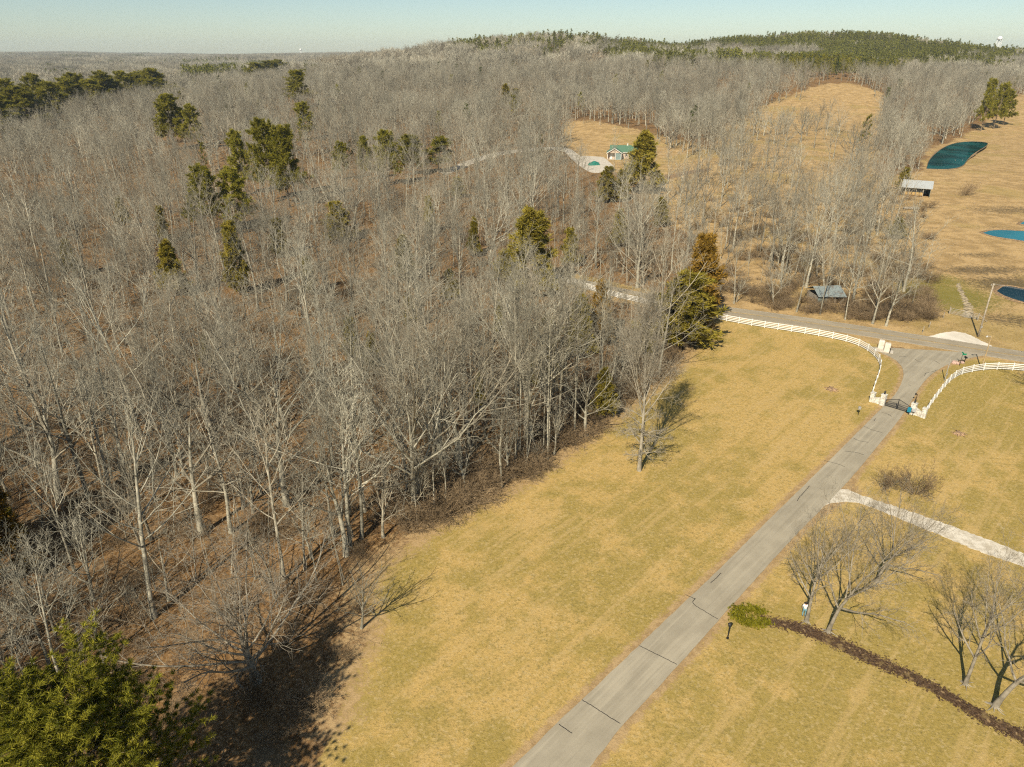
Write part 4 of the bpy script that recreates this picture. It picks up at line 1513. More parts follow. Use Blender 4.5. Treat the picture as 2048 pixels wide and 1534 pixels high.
yard = [('open0', 1613, 1243, 1000, .68, (0, .03), .5, 'bare yard tree beside the hedge with the person at its trunk'),
        ('open1', 1655, 1264, 1015, .70, (0, .05), .2, 'bare yard tree leaning right above the dark mulch strip, nearest the hedge'),
        ('open1', 1752, 1164, 985, .62, (0, .05), 3.9, 'small bare yard tree standing nearest the gravel track'),
        ('open0', 1930, 1369, 1090, .62, (0, .04), 2.6, 'bare yard tree with spreading surface roots beyond the mulch strip'),
        ('open1', 1988, 1413, 1130, .85, (0, .16), 5.9, 'strongly leaning bare yard tree in the bottom right corner')]
for sp, a, b, t, w, tl_, r, lb in yard:
    e = place('bare_tree', sp, a, b, t, w, lb, rz=0, tilt=tl_)
    e.rotation_euler = (tl_[0], tl_[1], 0)
    rt = MB()
    r2 = random.Random(int(a))
    for k in range(9):
        an = k * .7 + r2.uniform(-.2, .2)
        L = r2.uniform(.5, 1.9)
        pts, q, dd = [], Vector((0, 0, .22)), Vector((math.cos(an), math.sin(an), 0))
        for s in range(6):
            pts.append((q.x, q.y, .26 * (1 - s / 5) ** 1.5 - .01))
            dd = (dd + Vector((r2.uniform(-.25, .25), r2.uniform(-.25, .25), 0))).normalized()
            q = q + dd * L / 5
        rt.tube(pts, [.11, .075, .055, .042, .034, .02], 6)
    ro = rt.build('roots', M['bark_grey'], e)
    ro.rotation_euler = (0, -tl_[1], 0)
plant('bare_tree', 'open0', Vector((83.5, 92, 0)), 1.5, 1.35, 1.1, 'bare tree just outside the right edge, only its shadow crossing the fence', 'tree')
# trees that stand out across the road
for a, b, t, sp, w, lb in [(1612, 575, 345, 'fork0', .95, 'tall pale forked tree standing before the pasture, above the old shed'),
                           (1570, 545, 360, 'forest2', .9, 'tall straight pale tree beside the forked one before the pasture'),
                           (1640, 628, 470, 'forest4', .62, 'slim roadside tree in front of the old teal shed'),
                           (1690, 640, 500, 'forest1', .6, 'slim roadside tree just right of the old teal shed'),
                           (1745, 648, 490, 'fork2', .7, 'many-limbed roadside tree nearest the white gravel pull-off'),
                           (1772, 652, 500, 'fork1', .72, 'leaning roadside tree last in the row before the field track'),
                           (1338, 300, 235, 'open0', 1.0, 'round pale bare tree on the lawn behind the green-roofed house'),
                           (1225, 400, 260, 'pole1', 1.0, 'thin pale tree in front of the concrete yard')]:
    place('bare_tree', sp, a, b, t, w, lb)

belt = [(-20, 195, 40, 285), (10, 165, 50, 262), (40, 178, 95, 262), (70, 155, 110, 245), (95, 170, 140, 250), (118, 160, 160, 238), (145, 152, 185, 230), (170, 163, 210, 232),
        (190, 147, 228, 222), (212, 155, 250, 220), (232, 147, 268, 215), (255, 150, 290, 212), (276, 148, 312, 208), (290, 142, 335, 212), (300, 160, 345, 214), (345, 175, 372, 212), (500, 128, 530, 170), (522, 124, 560, 168), (548, 122, 578, 160)]
ORD = ('first second third fourth fifth sixth seventh eighth ninth tenth eleventh twelfth thirteenth fourteenth fifteenth sixteenth seventeenth eighteenth nineteenth').split()
for i, (sp, x0, y0, x1, y1, lb) in enumerate(EVER):
    place('cedar_tree' if 'cedar' in sp else 'pine_tree', sp, (x0 + x1) / 2, y1, y0, (x1 - x0) * (1.08 if 'pine' in sp else 1.32), lb)
for i, (x0, y0, x1, y1) in enumerate(belt):
    place('pine_tree', 'pine%d' % (i % 3), (x0 + x1) / 2, y1, y0, (x1 - x0) * 1.45, 'dark green pine in the belt across the far left woods, %s from the left' % ORD[i], 'pines of the far left belt')

for (x_, y_) in [(330, 470), (250, 440), (150, 540), (560, 500), (620, 575), (860, 455), (950, 500), (900, 585), (745, 720), (1000, 660), (820, 640), (1235, 480), (1140, 520), (420, 720), (1320, 440), (1065, 760), (960, 800), (1290, 705)]:
    w_ = random.uniform(22, 36)
    place('cedar_tree', 'cedar%d' % random.randint(0, 1), x_, y_ + 14, y_ - random.uniform(40, 62), w_ * 1.3, 'small olive cedar half hidden among the bare trees of the woods', 'small cedars scattered through the woods')

# evergreen hedge: ring of leafy mounds
hc = gp(1508, 1250)
rngh = np.random.default_rng(9)
C = []
for k in range(900):
    a = rngh.uniform(.5, 5.9)
    r = 1.25 + rngh.normal(0, .28)
    C.append((math.cos(a) * r * 1.15, math.sin(a) * r * .8, abs(rngh.normal(0, .33)) + .05))
C = np.array(C)
v, f = blades(C, np.tile([0, 0, 1.0], (len(C), 1)), .20, .05, 7, rngh, 1.0)
he = empty('hedge_shrub', hc + Vector((0, .9, 0)), math.radians(-10))
tag(he, 'low yellow-green evergreen hedge curled beside the driveway', 'hedge')
link(bpy.data.objects.new('foliage', raw_mesh('foliage', v, [f], M['hedge'])), he)
st = MB()
for k in range(14):
    a = .5 + k * .4
    st.tube([(math.cos(a) * 1.4, math.sin(a) * 1.0, -.05), (math.cos(a) * 1.45, math.sin(a) * 1.02, .45)], [.03, .015], 5)
st.build('stems', M['brush'], he)
place('bare_shrub', 'bush0', 1830, 988, 925, 1.0, 'pale leafless shrub alone on the lawn above the gravel track', cat='shrub')
place('bare_shrub', 'bush1', 1770, 978, 935, .75, 'smaller pale leafless shrub next to the driveway junction', cat='shrub')
place('bare_shrub', 'bush2', 1930, 390, 362, 1.6, 'rounded brown shrub in the pasture right of the hay barn', cat='shrub')

# ------------------------------------------------------------------ fences
def fence(path_px, label, spacing=2.44):
    line = resample(smooth_line([gp(*p) for p in path_px], 2), 0.1)
    L = 0.0
    posts = [line[0]]
    acc = 0.0
    for a, b in zip(line[:-1], line[1:]):
        acc += (b - a).length
        if acc >= spacing:
            posts.append(b)
            acc = 0.0
    root = empty('rail_fence', posts[0])
    tag(root, label, 'fence')
    o0 = posts[0]
    pm = MB().box(-.065, -.065, -.1, .065, .065, 1.36).add([(-.075, -.075, 1.36), (.075, -.075, 1.36), (.075, .075, 1.36), (-.075, .075, 1.36), (0, 0, 1.43)], [(3, 2, 1, 0), (0, 1, 4), (1, 2, 4), (2, 3, 4), (3, 0, 4)]).mesh('post', M['white'])
    rails = {}
    for i, p in enumerate(posts):
        o = link(bpy.data.objects.new('post', pm), root)
        o.location = (p.x - o0.x, p.y - o0.y, float(height(p.x, p.y)) - o0.z)
        nx_ = posts[min(i + 1, len(posts) - 1)] - posts[max(i - 1, 0)]
        o.rotation_euler = (0, 0, math.atan2(nx_.y, nx_.x))
    for a, b in zip(posts[:-1], posts[1:]):
        az, bz = float(height(a.x, a.y)), float(height(b.x, b.y))
        d = Vector((b.x - a.x, b.y - a.y, bz - az))
        key = round(d.length, 1)
        if key not in rails:
            rails[key] = MB().box(.06, -.02, -.07, key - .06, .02, .07).mesh('rail', M['white'])
        for h in (.24, .56, .88, 1.20):
            o = link(bpy.data.objects.new('rail', rails[key]), root)
            o.location = (a.x - o0.x, a.y - o0.y, az - o0.z + h)
            o.rotation_euler = (0, -math.atan2(d.z, math.hypot(d.x, d.y)), math.atan2(d.y, d.x))
    return root


fence([(1040, 541), (1115, 560), (1170, 576), (1220, 592), (1270, 604), (1310, 613), (1370, 625), (1425, 637), (1500, 651), (1560, 660), (1620, 669), (1680, 680), (1718, 691), (1742, 706), (1755, 720), (1761, 733), (1757, 752), (1750, 770), (1745, 786), (1742, 797)],
      'white four-rail fence following the road and curving in to the left gate pillar')
fence([(1851, 828), (1860, 812), (1874, 794), (1888, 776), (1896, 767), (1906, 758), (1919, 750), (1934, 746), (1955, 742), (1979, 739), (2005, 739), (2031, 741), (2100, 747), (2220, 760)],
      'white four-rail fence curving away from the right gate pillar')

# ------------------------------------------------------------------ entrance gate
P1, P2, P3, P4 = gp(1743, 803), gp(1764, 810), gp(1824, 828), gp(1846, 835)


def gate_wall(a, b, low_first, label):
    """Stone pillar, sloping wall, stone pillar; a carries the lantern."""
    d = (b - a)
    L = math.hypot(d.x, d.y)
    e = empty('gate_wall', a, math.atan2(d.y, d.x))
    tag(e, label, 'gate wall')
    for i, x in enumerate((0, L)):
        hgt = 1.75 if i == 0 else 1.5
        w = .34 if i == 0 else .30
        pl = MB().box(x - w, -w, -.1, x + w, w, hgt, .03).build('pillar', M['stone'], e)
        MB().box(x - w - .06, -w - .06, hgt, x + w + .06, w + .06, hgt + .12, .04).build('cap', M['stone'], pl)
    MB().prism([(.34, -.1), (L - .30, -.1), (L - .30, .85), (L * .6, .92), (.34, 1.25)], -.13, .13).build('wall', M['stone'], e)
    lan = MB().box(-.05, -.05, 1.87, .05, .05, 2.0).box(-.11, -.11, 2.0, .11, .11, 2.06).tube([(0, 0, 2.30), (0, 0, 2.45)], [.15, .02], 8)
    for sx in (-.09, .09):
        for sy in (-.09, .09):
            lan.bar((sx, sy, 2.06), (sx, sy, 2.30), .02)
    lo = lan.build('lantern', M['iron'], e)
    MB().box(-.07, -.07, 2.07, .07, .07, 2.28).build('pane', M['glass'], lo)
    return e


gate_wall(P2, P1, True, 'pale stone gate wall with two pillars on the left side of the driveway')
gate_wall(P3, P4, True, 'pale stone gate wall with two pillars on the right side of the driveway')
gd = P3 - P2
GL = math.hypot(gd.x, gd.y)
for side in (0, 1):
    root = empty('iron_gate', P2 if side == 0 else P3, math.atan2(gd.y, gd.x) + (0 if side == 0 else math.pi))
    tag(root, 'black iron gate leaf hung on the %s stone pillar' % ('left' if side == 0 else 'right'), 'gate')
    x0, x1 = .42, GL / 2 - .03
    top = lambda x: 1.08 + .62 * ((x - x0) / (x1 - x0))
    fr = MB()
    fr.bar((x0, 0, .10), (x0, 0, top(x0)), .06).bar((x1, 0, .10), (x1, 0, top(x1)), .06).bar((x0, 0, .12), (x1, 0, .12), .06).bar((x0, 0, top(x0)), (x1, 0, top(x1)), .06)
    fr.build('frame', M['iron'], root)
    for h in (.38, .66, .94):
        MB().bar((x0 + .03, 0, h), (x1 - .03, 0, h), .045).build('rail', M['iron'], root)
    k = 13
    for i in range(1, k):
        x = x0 + (x1 - x0) * i / k
        MB().bar((x, .03, .14), (x, .03, top(x) - .03), .022).build('picket', M['iron'], root)
go = gp(1817, 829)
e = empty('gate_opener', go, math.atan2(gd.y, gd.x))
tag(e, 'blue gate opener box with a small tilted solar panel before the right leaf', 'gate opener')
MB().tube([(0, 0, -.1), (0, 0, .6)], .05, 8).build('post', M['iron'], e)
MB().box(-.30, -.20, .45, .22, .20, 1.15, .05).build('box', M['blue'], e)
sp_ = MB().slab((.30, -.3, .78), (.85, -.3, .78), (.85, .25, 1.12), (.30, .25, 1.12), .04).build('solar_panel', M['galv'], e)
MB().tube([(.55, 0, -.1), (.55, 0, .9)], .03, 6).build('panel_post', M['iron'], e)
MB().bar((.22, 0, .8), (.55, 0, .8), .04).build('bracket', M['iron'], e)

# ------------------------------------------------------------------ roadside things
def post_thing(name, base, label, cat):
    e = empty(name, base)
    tag(e, label, cat)
    return e


sl = gp(1768, 702)
e = post_thing('cabinet_slab', sl, 'concrete slab carrying the two beige utility cabinets', 'slab')
e.rotation_euler[2] = math.radians(-28)
MB().box(-1.5, -.75, -.05, 1.5, .75, .12, .02).build('slab', M['concrete'], e)
for px_, py_, lb in ((1761, 697, 'beige utility cabinet, the one farther from the driveway mouth'), (1773, 703, 'beige utility cabinet, the one nearer the driveway mouth')):
    b = gp(px_, py_)
    e = empty('utility_cabinet', b + Vector((0, 0, .12)), math.radians(-28))
    tag(e, lb, 'utility cabinet')
    MB().box(-.50, -.42, 0, .50, .42, 1.45, .10).build('body', M['beige'], e)
    MB().box(-.44, -.36, 1.45, .44, .36, 1.53, .04).build('lid', M['beige'], e)
    MB().box(-.40, -.436, .15, .40, -.421, 1.25).build('door', M['beige'], e)
    MB().bar((.30, -.45, .6), (.30, -.45, .8), .03).build('handle', M['iron'], e)
e = post_thing('marker_post', gp(1779, 707), 'short black marker post beside the beige cabinets', 'post')
MB().box(-.05, -.05, -.1, .05, .05, 1.0, .01).build('post', M['iron'], e)
MB().box(-.07, -.07, 1.0, .07, .07, 1.06).build('cap', M['iron'], e)

up = gp(1956, 674)
uh = top_height(up, 567)
e = post_thing('utility_pole', up, 'tall weathered wooden utility pole beside the white gravel pull-off', 'utility pole')
MB().tube([(0, 0, -.3), (0, 0, uh * .5), (0, 0, uh)], [.17, .145, .12], 12).build('pole', M['wood_pole'], e, True)
MB().bar((-.35, .16, uh - .35), (.35, .16, uh - .35), .09, .11).build('crossarm', M['wood_pole'], e)
for sx in (-.3, .3):
    MB().tube([(sx, .16, uh - .30), (sx, .16, uh - .12)], [.05, .03], 8).build('insulator', M['galv'], e)
MB().box(-.12, -.30, uh * .18, .12, -.17, uh * .18 + .4, .02).build('meter_box', M['galv'], e)
for sx in (-.3, .3):
    a = up + Vector((sx, .16, uh - .10))
    b = up + Vector((42 + sx, -14, uh - .8))
    w = MB().tube([a.lerp(b, k / 12) - Vector((0, 0, 1.3 * 4 * (k / 12) * (1 - k / 12))) for k in range(13)], .014, 4)
    tag(w.build('power_line', M['galv']), 'thin power line from the utility pole, the %s of the two' % ('nearer to the road' if sx < 0 else 'farther from the road'), 'power line', 'power lines on the utility pole')

lp = gp(1965, 741)
lh = top_height(lp, 673)
e = post_thing('light_pole', lp + Vector((0, .35, 0)), 'slim tan pole with a yard light standing behind the right fence', 'light pole')
MB().tube([(0, 0, -.2), (0, 0, lh)], [.11, .08], 10).build('pole', M['tan_pole'], e)
MB().bar((0, 0, lh - .15), (-.75, -.1, lh), .06).build('arm', M['galv'], e)
lm = MB().tube([(-.8, -.1, lh + .06), (-.8, -.1, lh - .16)], [.10, .20], 10).build('lamp_head', M['galv'], e)
MB().tube([(-.8, -.1, lh - .16), (-.8, -.1, lh - .24)], [.15, .06], 10).build('lens', M['white'], lm)

gpz = gp(1889, 762)
gh = top_height(gpz, 715)
e = post_thing('metal_mast', gpz, 'plain grey metal mast between the driveway mouth and the right fence', 'mast')
MB().tube([(0, 0, -.2), (0, 0, gh)], [.065, .055], 10).build('mast', M['galv'], e)
for k in range(6):
    MB().tube([(0, 0, .5 + k * .6), (0, 0, .6 + k * .6)], .085, 10).build('band', M['galv'], e)
MB().box(-.09, -.16, 1.1, .09, -.06, 1.5, .01).build('junction_box', M['galv'], e)

ss = gp(1919, 731)
sh = top_height(ss, 710)
e = post_thing('street_sign', ss, 'green street name sign on a thin dark post at the junction', 'street sign')
MB().tube([(0, 0, -.1), (0, 0, sh)], .035, 8).build('post', M['iron'], e)
MB().box(-.05, -.012, sh, .68, .012, sh + .26).build('name_blade', M['sign_green'], e)
b2 = MB().box(-.012, -.3, sh + .27, .012, .35, sh + .50).build('name_blade', M['sign_green'], e)
e = post_thing('mailbox', gp(1927, 727), 'black mailbox on a leaning post beside the green street sign', 'mailbox')
MB().bar((0, 0, -.1), (.12, 0, 1.05), .09).build('post', M['iron'], e)
arc = [(-.14, 1.05), (.14, 1.05), (.14, 1.22)] + [(.14 * math.cos(a), 1.22 + .12 * math.sin(a)) for a in np.linspace(.3, 2.84, 7)] + [(-.14, 1.22)]
mbx = MB().prism([(x + .12, z_) for x, z_ in arc], -.26, .26).build('box', M['iron'], e)
MB().box(.27, -.02, 1.1, .285, .03, 1.36).build('flag', M['pink_rock'], mbx)


def rock(name, base, r, label, group, seed):
    rg = np.random.default_rng(seed)
    import bmesh
    bm = bmesh.new()
    bmesh.ops.create_icosphere(bm, subdivisions=2, radius=1.0)
    for v_ in bm.verts:
        k = 1 + .22 * math.sin(v_.co.x * 3.1 + seed) * math.cos(v_.co.y * 2.7 + seed * 2) + rg.uniform(-.08, .08)
        v_.co = Vector((v_.co.x * r * k * 1.2, v_.co.y * r * k, max(-.15, v_.co.z * r * k * .75)))
    me = bpy.data.meshes.new(name)
    bm.to_mesh(me)
    bm.free()
    me.materials.append(M['pink_rock'])
    o = link(bpy.data.objects.new(name, me))
    o.location = base
    tag(o, label, 'rock', group)


rock('pink_rock', gp(1911, 727) + Vector((0, 0, .1)), .55, 'pinkish boulder left of the green street sign', None, 3)
rock('pink_rock', gp(1924, 726) + Vector((0, 0, .1)), .38, 'smaller pinkish boulder between street sign and mailbox', None, 5)

e = post_thing('keypad_post', gp(1831, 803), 'slim black keypad post outside the gate', 'post')
MB().tube([(0, 0, -.1), (0, 0, 1.25)], .045, 8).build('post', M['iron'], e)
MB().bar((0, 0, 1.2), (-.28, -.1, 1.32), .05).build('arm', M['iron'], e)
MB().box(-.40, -.2, 1.22, -.22, -.04, 1.50, .02).build('keypad', M['iron'], e)
e = post_thing('box_post', gp(1716, 830), 'small grey box on a dark post standing on the lawn inside the gate', 'post')
MB().tube([(0, 0, -.1), (0, 0, 1.0)], .04, 8).build('post', M['iron'], e)
MB().box(-.20, -.15, 1.0, .20, .15, 1.40, .04).build('box', M['galv'], e)

lb_ = gp(1455, 1277)
e = post_thing('lamp_post', lb_, 'short black lantern post on the lawn beside the driveway', 'lamp post')
MB().tube([(0, 0, -.1), (0, 0, .12), (0, 0, .14), (0, 0, 1.45)], [.13, .12, .055, .045], 10).build('post', M['iron'], e)
ln = MB().tube([(0, 0, 1.45), (0, 0, 1.50)], [.06, .12], 8).tube([(0, 0, 1.78), (0, 0, 1.92)], [.19, .03], 8)
for k in range(6):
    a = k * math.pi / 3
    ln.bar((.11 * math.cos(a), .11 * math.sin(a), 1.48), (.15 * math.cos(a), .15 * math.sin(a), 1.80), .022)
lo = ln.build('lantern', M['iron'], e)
MB().tube([(0, 0, 1.51), (0, 0, 1.78)], [.09, .13], 8).build('pane', M['glass'], lo)

# pipe gate of the field track
ga, gb = gp(1898, 628), gp(1955, 641)
dv = gb - ga
gl = math.hypot(dv.x, dv.y)
e = empty('pipe_gate', ga, math.atan2(dv.y, dv.x))
tag(e, 'grey metal pipe gate across the pale field track', 'gate')
fr = MB()
for x in (.1, gl - .1):
    fr.bar((x, 0, .25), (x, 0, 1.3), .05)
fr.build('frame', M['galv'], e)
for h in (.25, .5, .75, 1.0, 1.3):
    MB().tube([(.1, 0, h), (gl - .1, 0, h)], .025, 6).build('rail', M['galv'], e)
for x in (0, gl):
    MB().tube([(x, 0, -.1), (x, 0, 1.6)], .10, 8).build('post', M['timber'], e)
MB().bar((gl, 0, 1.3), (gl + 1.6, .3, .1), .09).build('brace', M['timber'], e)
for i, (a, b) in enumerate([(1858, 655), (1886, 636), (1845, 665)]):
    e = post_thing('fence_post', gp(a, b), ['rough wooden post standing between the road and the field track', 'rough wooden post right beside the pipe gate', 'rough wooden post nearest the roadside trees'][i], 'post')
    MB().tube([(0, 0, -.1), (.04, 0, .7), (.05, .02, 1.25)], [.08, .075, .07], 7).build('post', M['timber'], e)

# stumps on the lawn
for (a, b, r, lb) in [(1663, 779, 1.1, 'low cut stump with torn roots on the lawn left of the driveway'), (1918, 868, .95, 'low cut stump with torn roots on the lawn right of the gate')]:
    e = post_thing('tree_stump', gp(a, b), lb, 'stump')
    r2 = random.Random(a)
    ring, ring2, ring3 = [], [], []
    for k in range(18):
        an = k / 18 * 6.283
        rr_ = r * (.62 + r2.uniform(-.1, .1))
        ring.append((math.cos(an) * rr_ * 1.25, math.sin(an) * rr_ * 1.25, -.05))
        ring2.append((math.cos(an) * rr_ * .8, math.sin(an) * rr_ * .8, .22 + r2.uniform(-.05, .12)))
        ring3.append((math.cos(an) * rr_ * .45, math.sin(an) * rr_ * .45, .26 + r2.uniform(-.04, .06)))
    mb = MB()
    mb.v = ring + ring2 + ring3
    for k in range(18):
        j = (k + 1) % 18
        mb.f += [(k, j, 18 + j, 18 + k), (18 + k, 18 + j, 36 + j, 36 + k)]
    mb.f.append(tuple(36 + k for k in range(18)))
    mb.build('stump', M['stump'], e)
    rt = MB()
    for k in range(8):
        an = k * .785 + r2.uniform(-.2, .2)
        rt.tube([(math.cos(an) * r * .5, math.sin(an) * r * .5, .15), (math.cos(an + .1) * r, math.sin(an + .1) * r, .08 + r2.uniform(0, .12)), (math.cos(an + .2) * r * 1.12, math.sin(an + .2) * r * 1.12, .0)], [.09, .05, .02], 5)
    rt.build('roots', M['stump'], e)

# ------------------------------------------------------------------ buildings
def quad_frame(a, b):
    d = b - a
    return math.hypot(d.x, d.y), math.atan2(d.y, d.x)


# hay barn: open front, single-slope roof
ba, bb = gp(1802, 391), gp(1858, 396)
BL, br = quad_frame(ba, bb)
e = empty('hay_barn', ba, br)
tag(e, 'open-fronted metal hay barn with a pale grey roof at the pasture edge', 'barn')
D, hf, hb = 7.5, 3.3, 4.7
MB().slab((-.5, -.7, hf - .12), (BL + .5, -.7, hf - .12), (BL + .5, D + .3, hb + .06), (-.5, D + .3, hb + .06), .10).build('roof', M['roof_grey'], e)
MB().box(0, D - .08, -.2, BL, D, hb - .12).build('wall', M['wall_teal'], e)
for x in (0, BL - .08):
    MB().add([(x, 0, -.2), (x + .08, 0, -.2), (x + .08, D - .09, -.2), (x, D - .09, -.2), (x, 0, hf - .12), (x + .08, 0, hf - .12), (x + .08, D - .09, hb - .16), (x, D - .09, hb - .16)],
             [(0, 3, 2, 1), (4, 5, 6, 7), (0, 1, 5, 4), (1, 2, 6, 5), (2, 3, 7, 6), (3, 0, 4, 7)]).build('wall', M['wall_teal'], e)
for k in range(1, 4):
    MB().box(BL * k / 4 - .1, .02, -.2, BL * k / 4 + .1, .22, hf - .16).build('post', M['timber'], e)
MB().box(.1, -.02, hf - .42, BL - .1, .015, hf - .18).build('beam', M['timber'], e)
MB().tube([(-1.0, -.6, -.2), (-1.0, -.6, hb + 1.2)], .12, 8).build('corner_post', M['timber'], e)
bale = MB()
n_ = 14
bale.v = [(x, .72 * math.cos(k / n_ * 6.283), .72 + .72 * math.sin(k / n_ * 6.283)) for x in (0, .06, 1.14, 1.2) for k in range(n_)]
for k in range(n_):
    s = .9
    for i in (0, 3):
        x, y, zz = bale.v[i * n_ + k]
        bale.v[i * n_ + k] = (x, y * s, .72 + (zz - .72) * s)
for i in range(3):
    for k in range(n_):
        j = (k + 1) % n_
        bale.f.append((i * n_ + k, i * n_ + j, (i + 1) * n_ + j, (i + 1) * n_ + k))
bale.f += [tuple(range(n_ - 1, -1, -1)), tuple(3 * n_ + k for k in range(n_))]
bale_me = bale.mesh('hay_bale', M['hay'], False)
cb, sb = math.cos(br), math.sin(br)
nbale = max(5, int((BL - 2.2) / 1.28))
for k in range(nbale):
    o = link(bpy.data.objects.new('hay_bale', bale_me))
    x, y = .7 + k * 1.28 + random.uniform(-.02, .02), 1.15 + random.uniform(-.1, .1)
    o.location = ba + Vector((x * cb - y * sb, x * sb + y * cb, 0.0))
    o.rotation_euler = (0, 0, br + random.uniform(-.05, .05))
    tag(o, 'round golden hay bale in the open barn, %s from the left' % ORD[k], 'hay bale', 'hay bales in the open barn')

# low timber trough in front of the barn
e = empty('feed_trough', gp(1808, 419), math.radians(-3))
tag(e, 'long pale timber trough lying in the grass below the hay barn', 'trough')
MB().box(0, 0, .25, 5.2, .06, .75).build('side', M['timber'], e)
MB().box(0, 1.0, .25, 5.2, 1.06, .75).build('side', M['timber'], e)
MB().box(0, .062, .30, 5.2, .998, .38).build('floor_board', M['timber'], e)
for x in (.2, 2.6, 5.0):
    MB().box(x - .06, .1, -.1, x + .06, .9, .298).build('leg', M['timber'], e)

# old shed among the roadside trees
sa, sb2 = gp(1634, 612), gp(1690, 612)
SL, sr = quad_frame(sa, sb2)
e = empty('old_shed', sa, sr + .10)
tag(e, 'old tumbledown shed with a patchy teal metal roof among roadside trees', 'shed')
SL *= .95
D, hw, hr = 5.0, 2.3, 3.6
rl = MB().slab((-.3, -.5, hw - .1), (SL + .4, -.5, hw - .35), (SL + .2, D / 2, hr), (-.3, D / 2, hr), .06).build('roof_slope', M['roof_old'], e)
MB().slab((SL + .2, D / 2 + .01, hr), (SL + .4, D + .5, hw - .3), (-.3, D + .5, hw - .1), (-.3, D / 2 + .01, hr), -.06).build('roof_slope', M['roof_old'], e)
MB().prism([(0, -.2), (SL * .36, -.2), (SL * .36, hw - .12), (0, hw - .12)], .0, .08).build('wall', M['wall_teal'], e)
MB().box(0, D - .08, -.2, SL, D, hw - .3).build('wall', M['timber'], e)
for x in (0, SL - .1):
    MB().add([(x, .09, -.2), (x + .08, .09, -.2), (x + .08, D - .09, -.2), (x, D - .09, -.2), (x, .09, hw - .3), (x + .08, .09, hw - .3), (x + .08, D - .09, hw - .3), (x, D - .09, hw - .3)],
             [(0, 3, 2, 1), (4, 5, 6, 7), (0, 1, 5, 4), (1, 2, 6, 5), (2, 3, 7, 6), (3, 0, 4, 7)]).build('wall', M['timber'], e)
for x in (SL * .65, SL - .1):
    MB().box(x - .07, -.2, -.2, x + .07, -.06, hw - .32).build('post', M['timber'], e)

# green-roofed house
ha = gp(1214, 319)
e = empty('house', ha, math.radians(-8))
tag(e, 'house with a green metal roof and a gabled front porch among trees', 'house')
PX, PY = 6.6, 5.0          # porch wing
HX, HY, hw, hr = 13.5, 8.0, 3.0, 5.4
# wing body (rear half closed) and main body
MB().prism([(.3, -.2), (PX - .3, -.2), (PX - .3, hw - .05), (.3, hw - .05)], 2.2, PY - .01).build('wall', M['siding'], e)
MB().box(1.5, PY, -.2, 1.5 + HX, PY + HY, hw - .02).build('wall', M['siding'], e)
gab = lambda x0, x1, y, h0, h1: [(x0, h0), (x1, h0), ((x0 + x1) / 2, h1)]
MB().prism(gab(.15, PX - .15, 0, hw, hr - .55), .05, .20).build('gable', M['siding'], e)
MB().slab((-.4, -.5, hw - .12), (-.4, PY + 3.5, hw - .12), (PX / 2, PY + 3.5, hr - .3), (PX / 2, -.5, hr - .3), -.10).build('roof_slope', M['roof_green'], e)
MB().slab((PX / 2 + .01, -.5, hr - .3), (PX / 2 + .01, PY + 3.5, hr - .3), (PX + .4, PY + 3.5, hw - .12), (PX + .4, -.5, hw - .12), -.10).build('roof_slope', M['roof_green'], e)
MB().slab((1.0, PY - .6, hw - .2), (2.0 + HX, PY - .6, hw - .2), (2.0 + HX, PY + HY / 2, hr + .2), (1.0, PY + HY / 2, hr + .2), .10).build('roof_slope', M['roof_green'], e)
MB().slab((1.0, PY + HY / 2 + .01, hr + .2), (2.0 + HX, PY + HY / 2 + .01, hr + .2), (2.0 + HX, PY + HY + .6, hw - .2), (1.0, PY + HY + .6, hw - .2), .10).build('roof_slope', M['roof_green'], e)
for s in (0, 1):
    x0 = -.45 if s == 0 else PX + .45
    MB().bar((x0, -.55, hw - .16), (PX / 2, -.55, hr - .32), .08, .22).build('bargeboard', M['trim'], e)
MB().bar((7.2, PY - .66, hw - .25), (2.0 + HX, PY - .66, hw - .25), .06, .2).build('fascia', M['trim'], e)
for x in (.1, PX * .58, PX - .1):
    MB().box(x - .11, -.05, -.2, x + .11, .17, hw - .02).build('porch_post', M['trim'], e)
MB().box(PX * .60, .22, -.2, PX - .22, .30, hw - .05).build('screen_panel', M['wall_teal'], e)
dr = MB().box(1.3, 2.10, 0, 2.3, 2.19, 2.1).build('door', M['trim'], e)
MB().box(2.12, 2.06, 1.0, 2.2, 2.10, 1.06).build('handle', M['iron'], dr)
for x in (3.2, 8.4, 11.0):
    yy = 2.12 if x < 5 else PY - .08
    w_ = MB().box(x, yy, 1.0, x + 1.1, yy + .075, 2.2).build('window', M['trim'], e)
    MB().box(x + .1, yy - .02, 1.1, x + 1.0, yy - .005, 2.1).build('pane', M['glass'], w_)
MB().box(0, -.05, -.25, PX, 2.19, .0).build('porch_floor', M['concrete'], e)
MB().box(9.0, PY + HY / 2 - .4, hr - .6, 9.6, PY + HY / 2 + .4, hr + 1.0).build('chimney', M['stone'], e)

# tarp-covered heap on the yard
tb = gp(1188, 330)
rg = np.random.default_rng(2)
mb = MB()
n1, n2 = 9, 7
for i in range(n1):
    for j in range(n2):
        u_, v_ = i / (n1 - 1) * 2 - 1, j / (n2 - 1) * 2 - 1
        edge = max(abs(u_), abs(v_)) > .99
        h = 0.0 if edge else 1.7 * (1 - .55 * abs(u_) - .4 * v_ * v_) + rg.uniform(-.15, .15)
        mb.v.append((u_ * 2.8, v_ * 1.5, max(h, 0) - (.05 if edge else 0)))
for i in range(n1 - 1):
    for j in range(n2 - 1):
        mb.f.append((i * n2 + j, (i + 1) * n2 + j, (i + 1) * n2 + j + 1, i * n2 + j + 1))
o = mb.build('tarp_cover', M['tarp'])
o.location = tb + Vector((0, 0, .06))
o.rotation_euler = (0, 0, .3)
tag(o, 'bright teal tarp over a heap on the concrete yard', 'tarp')

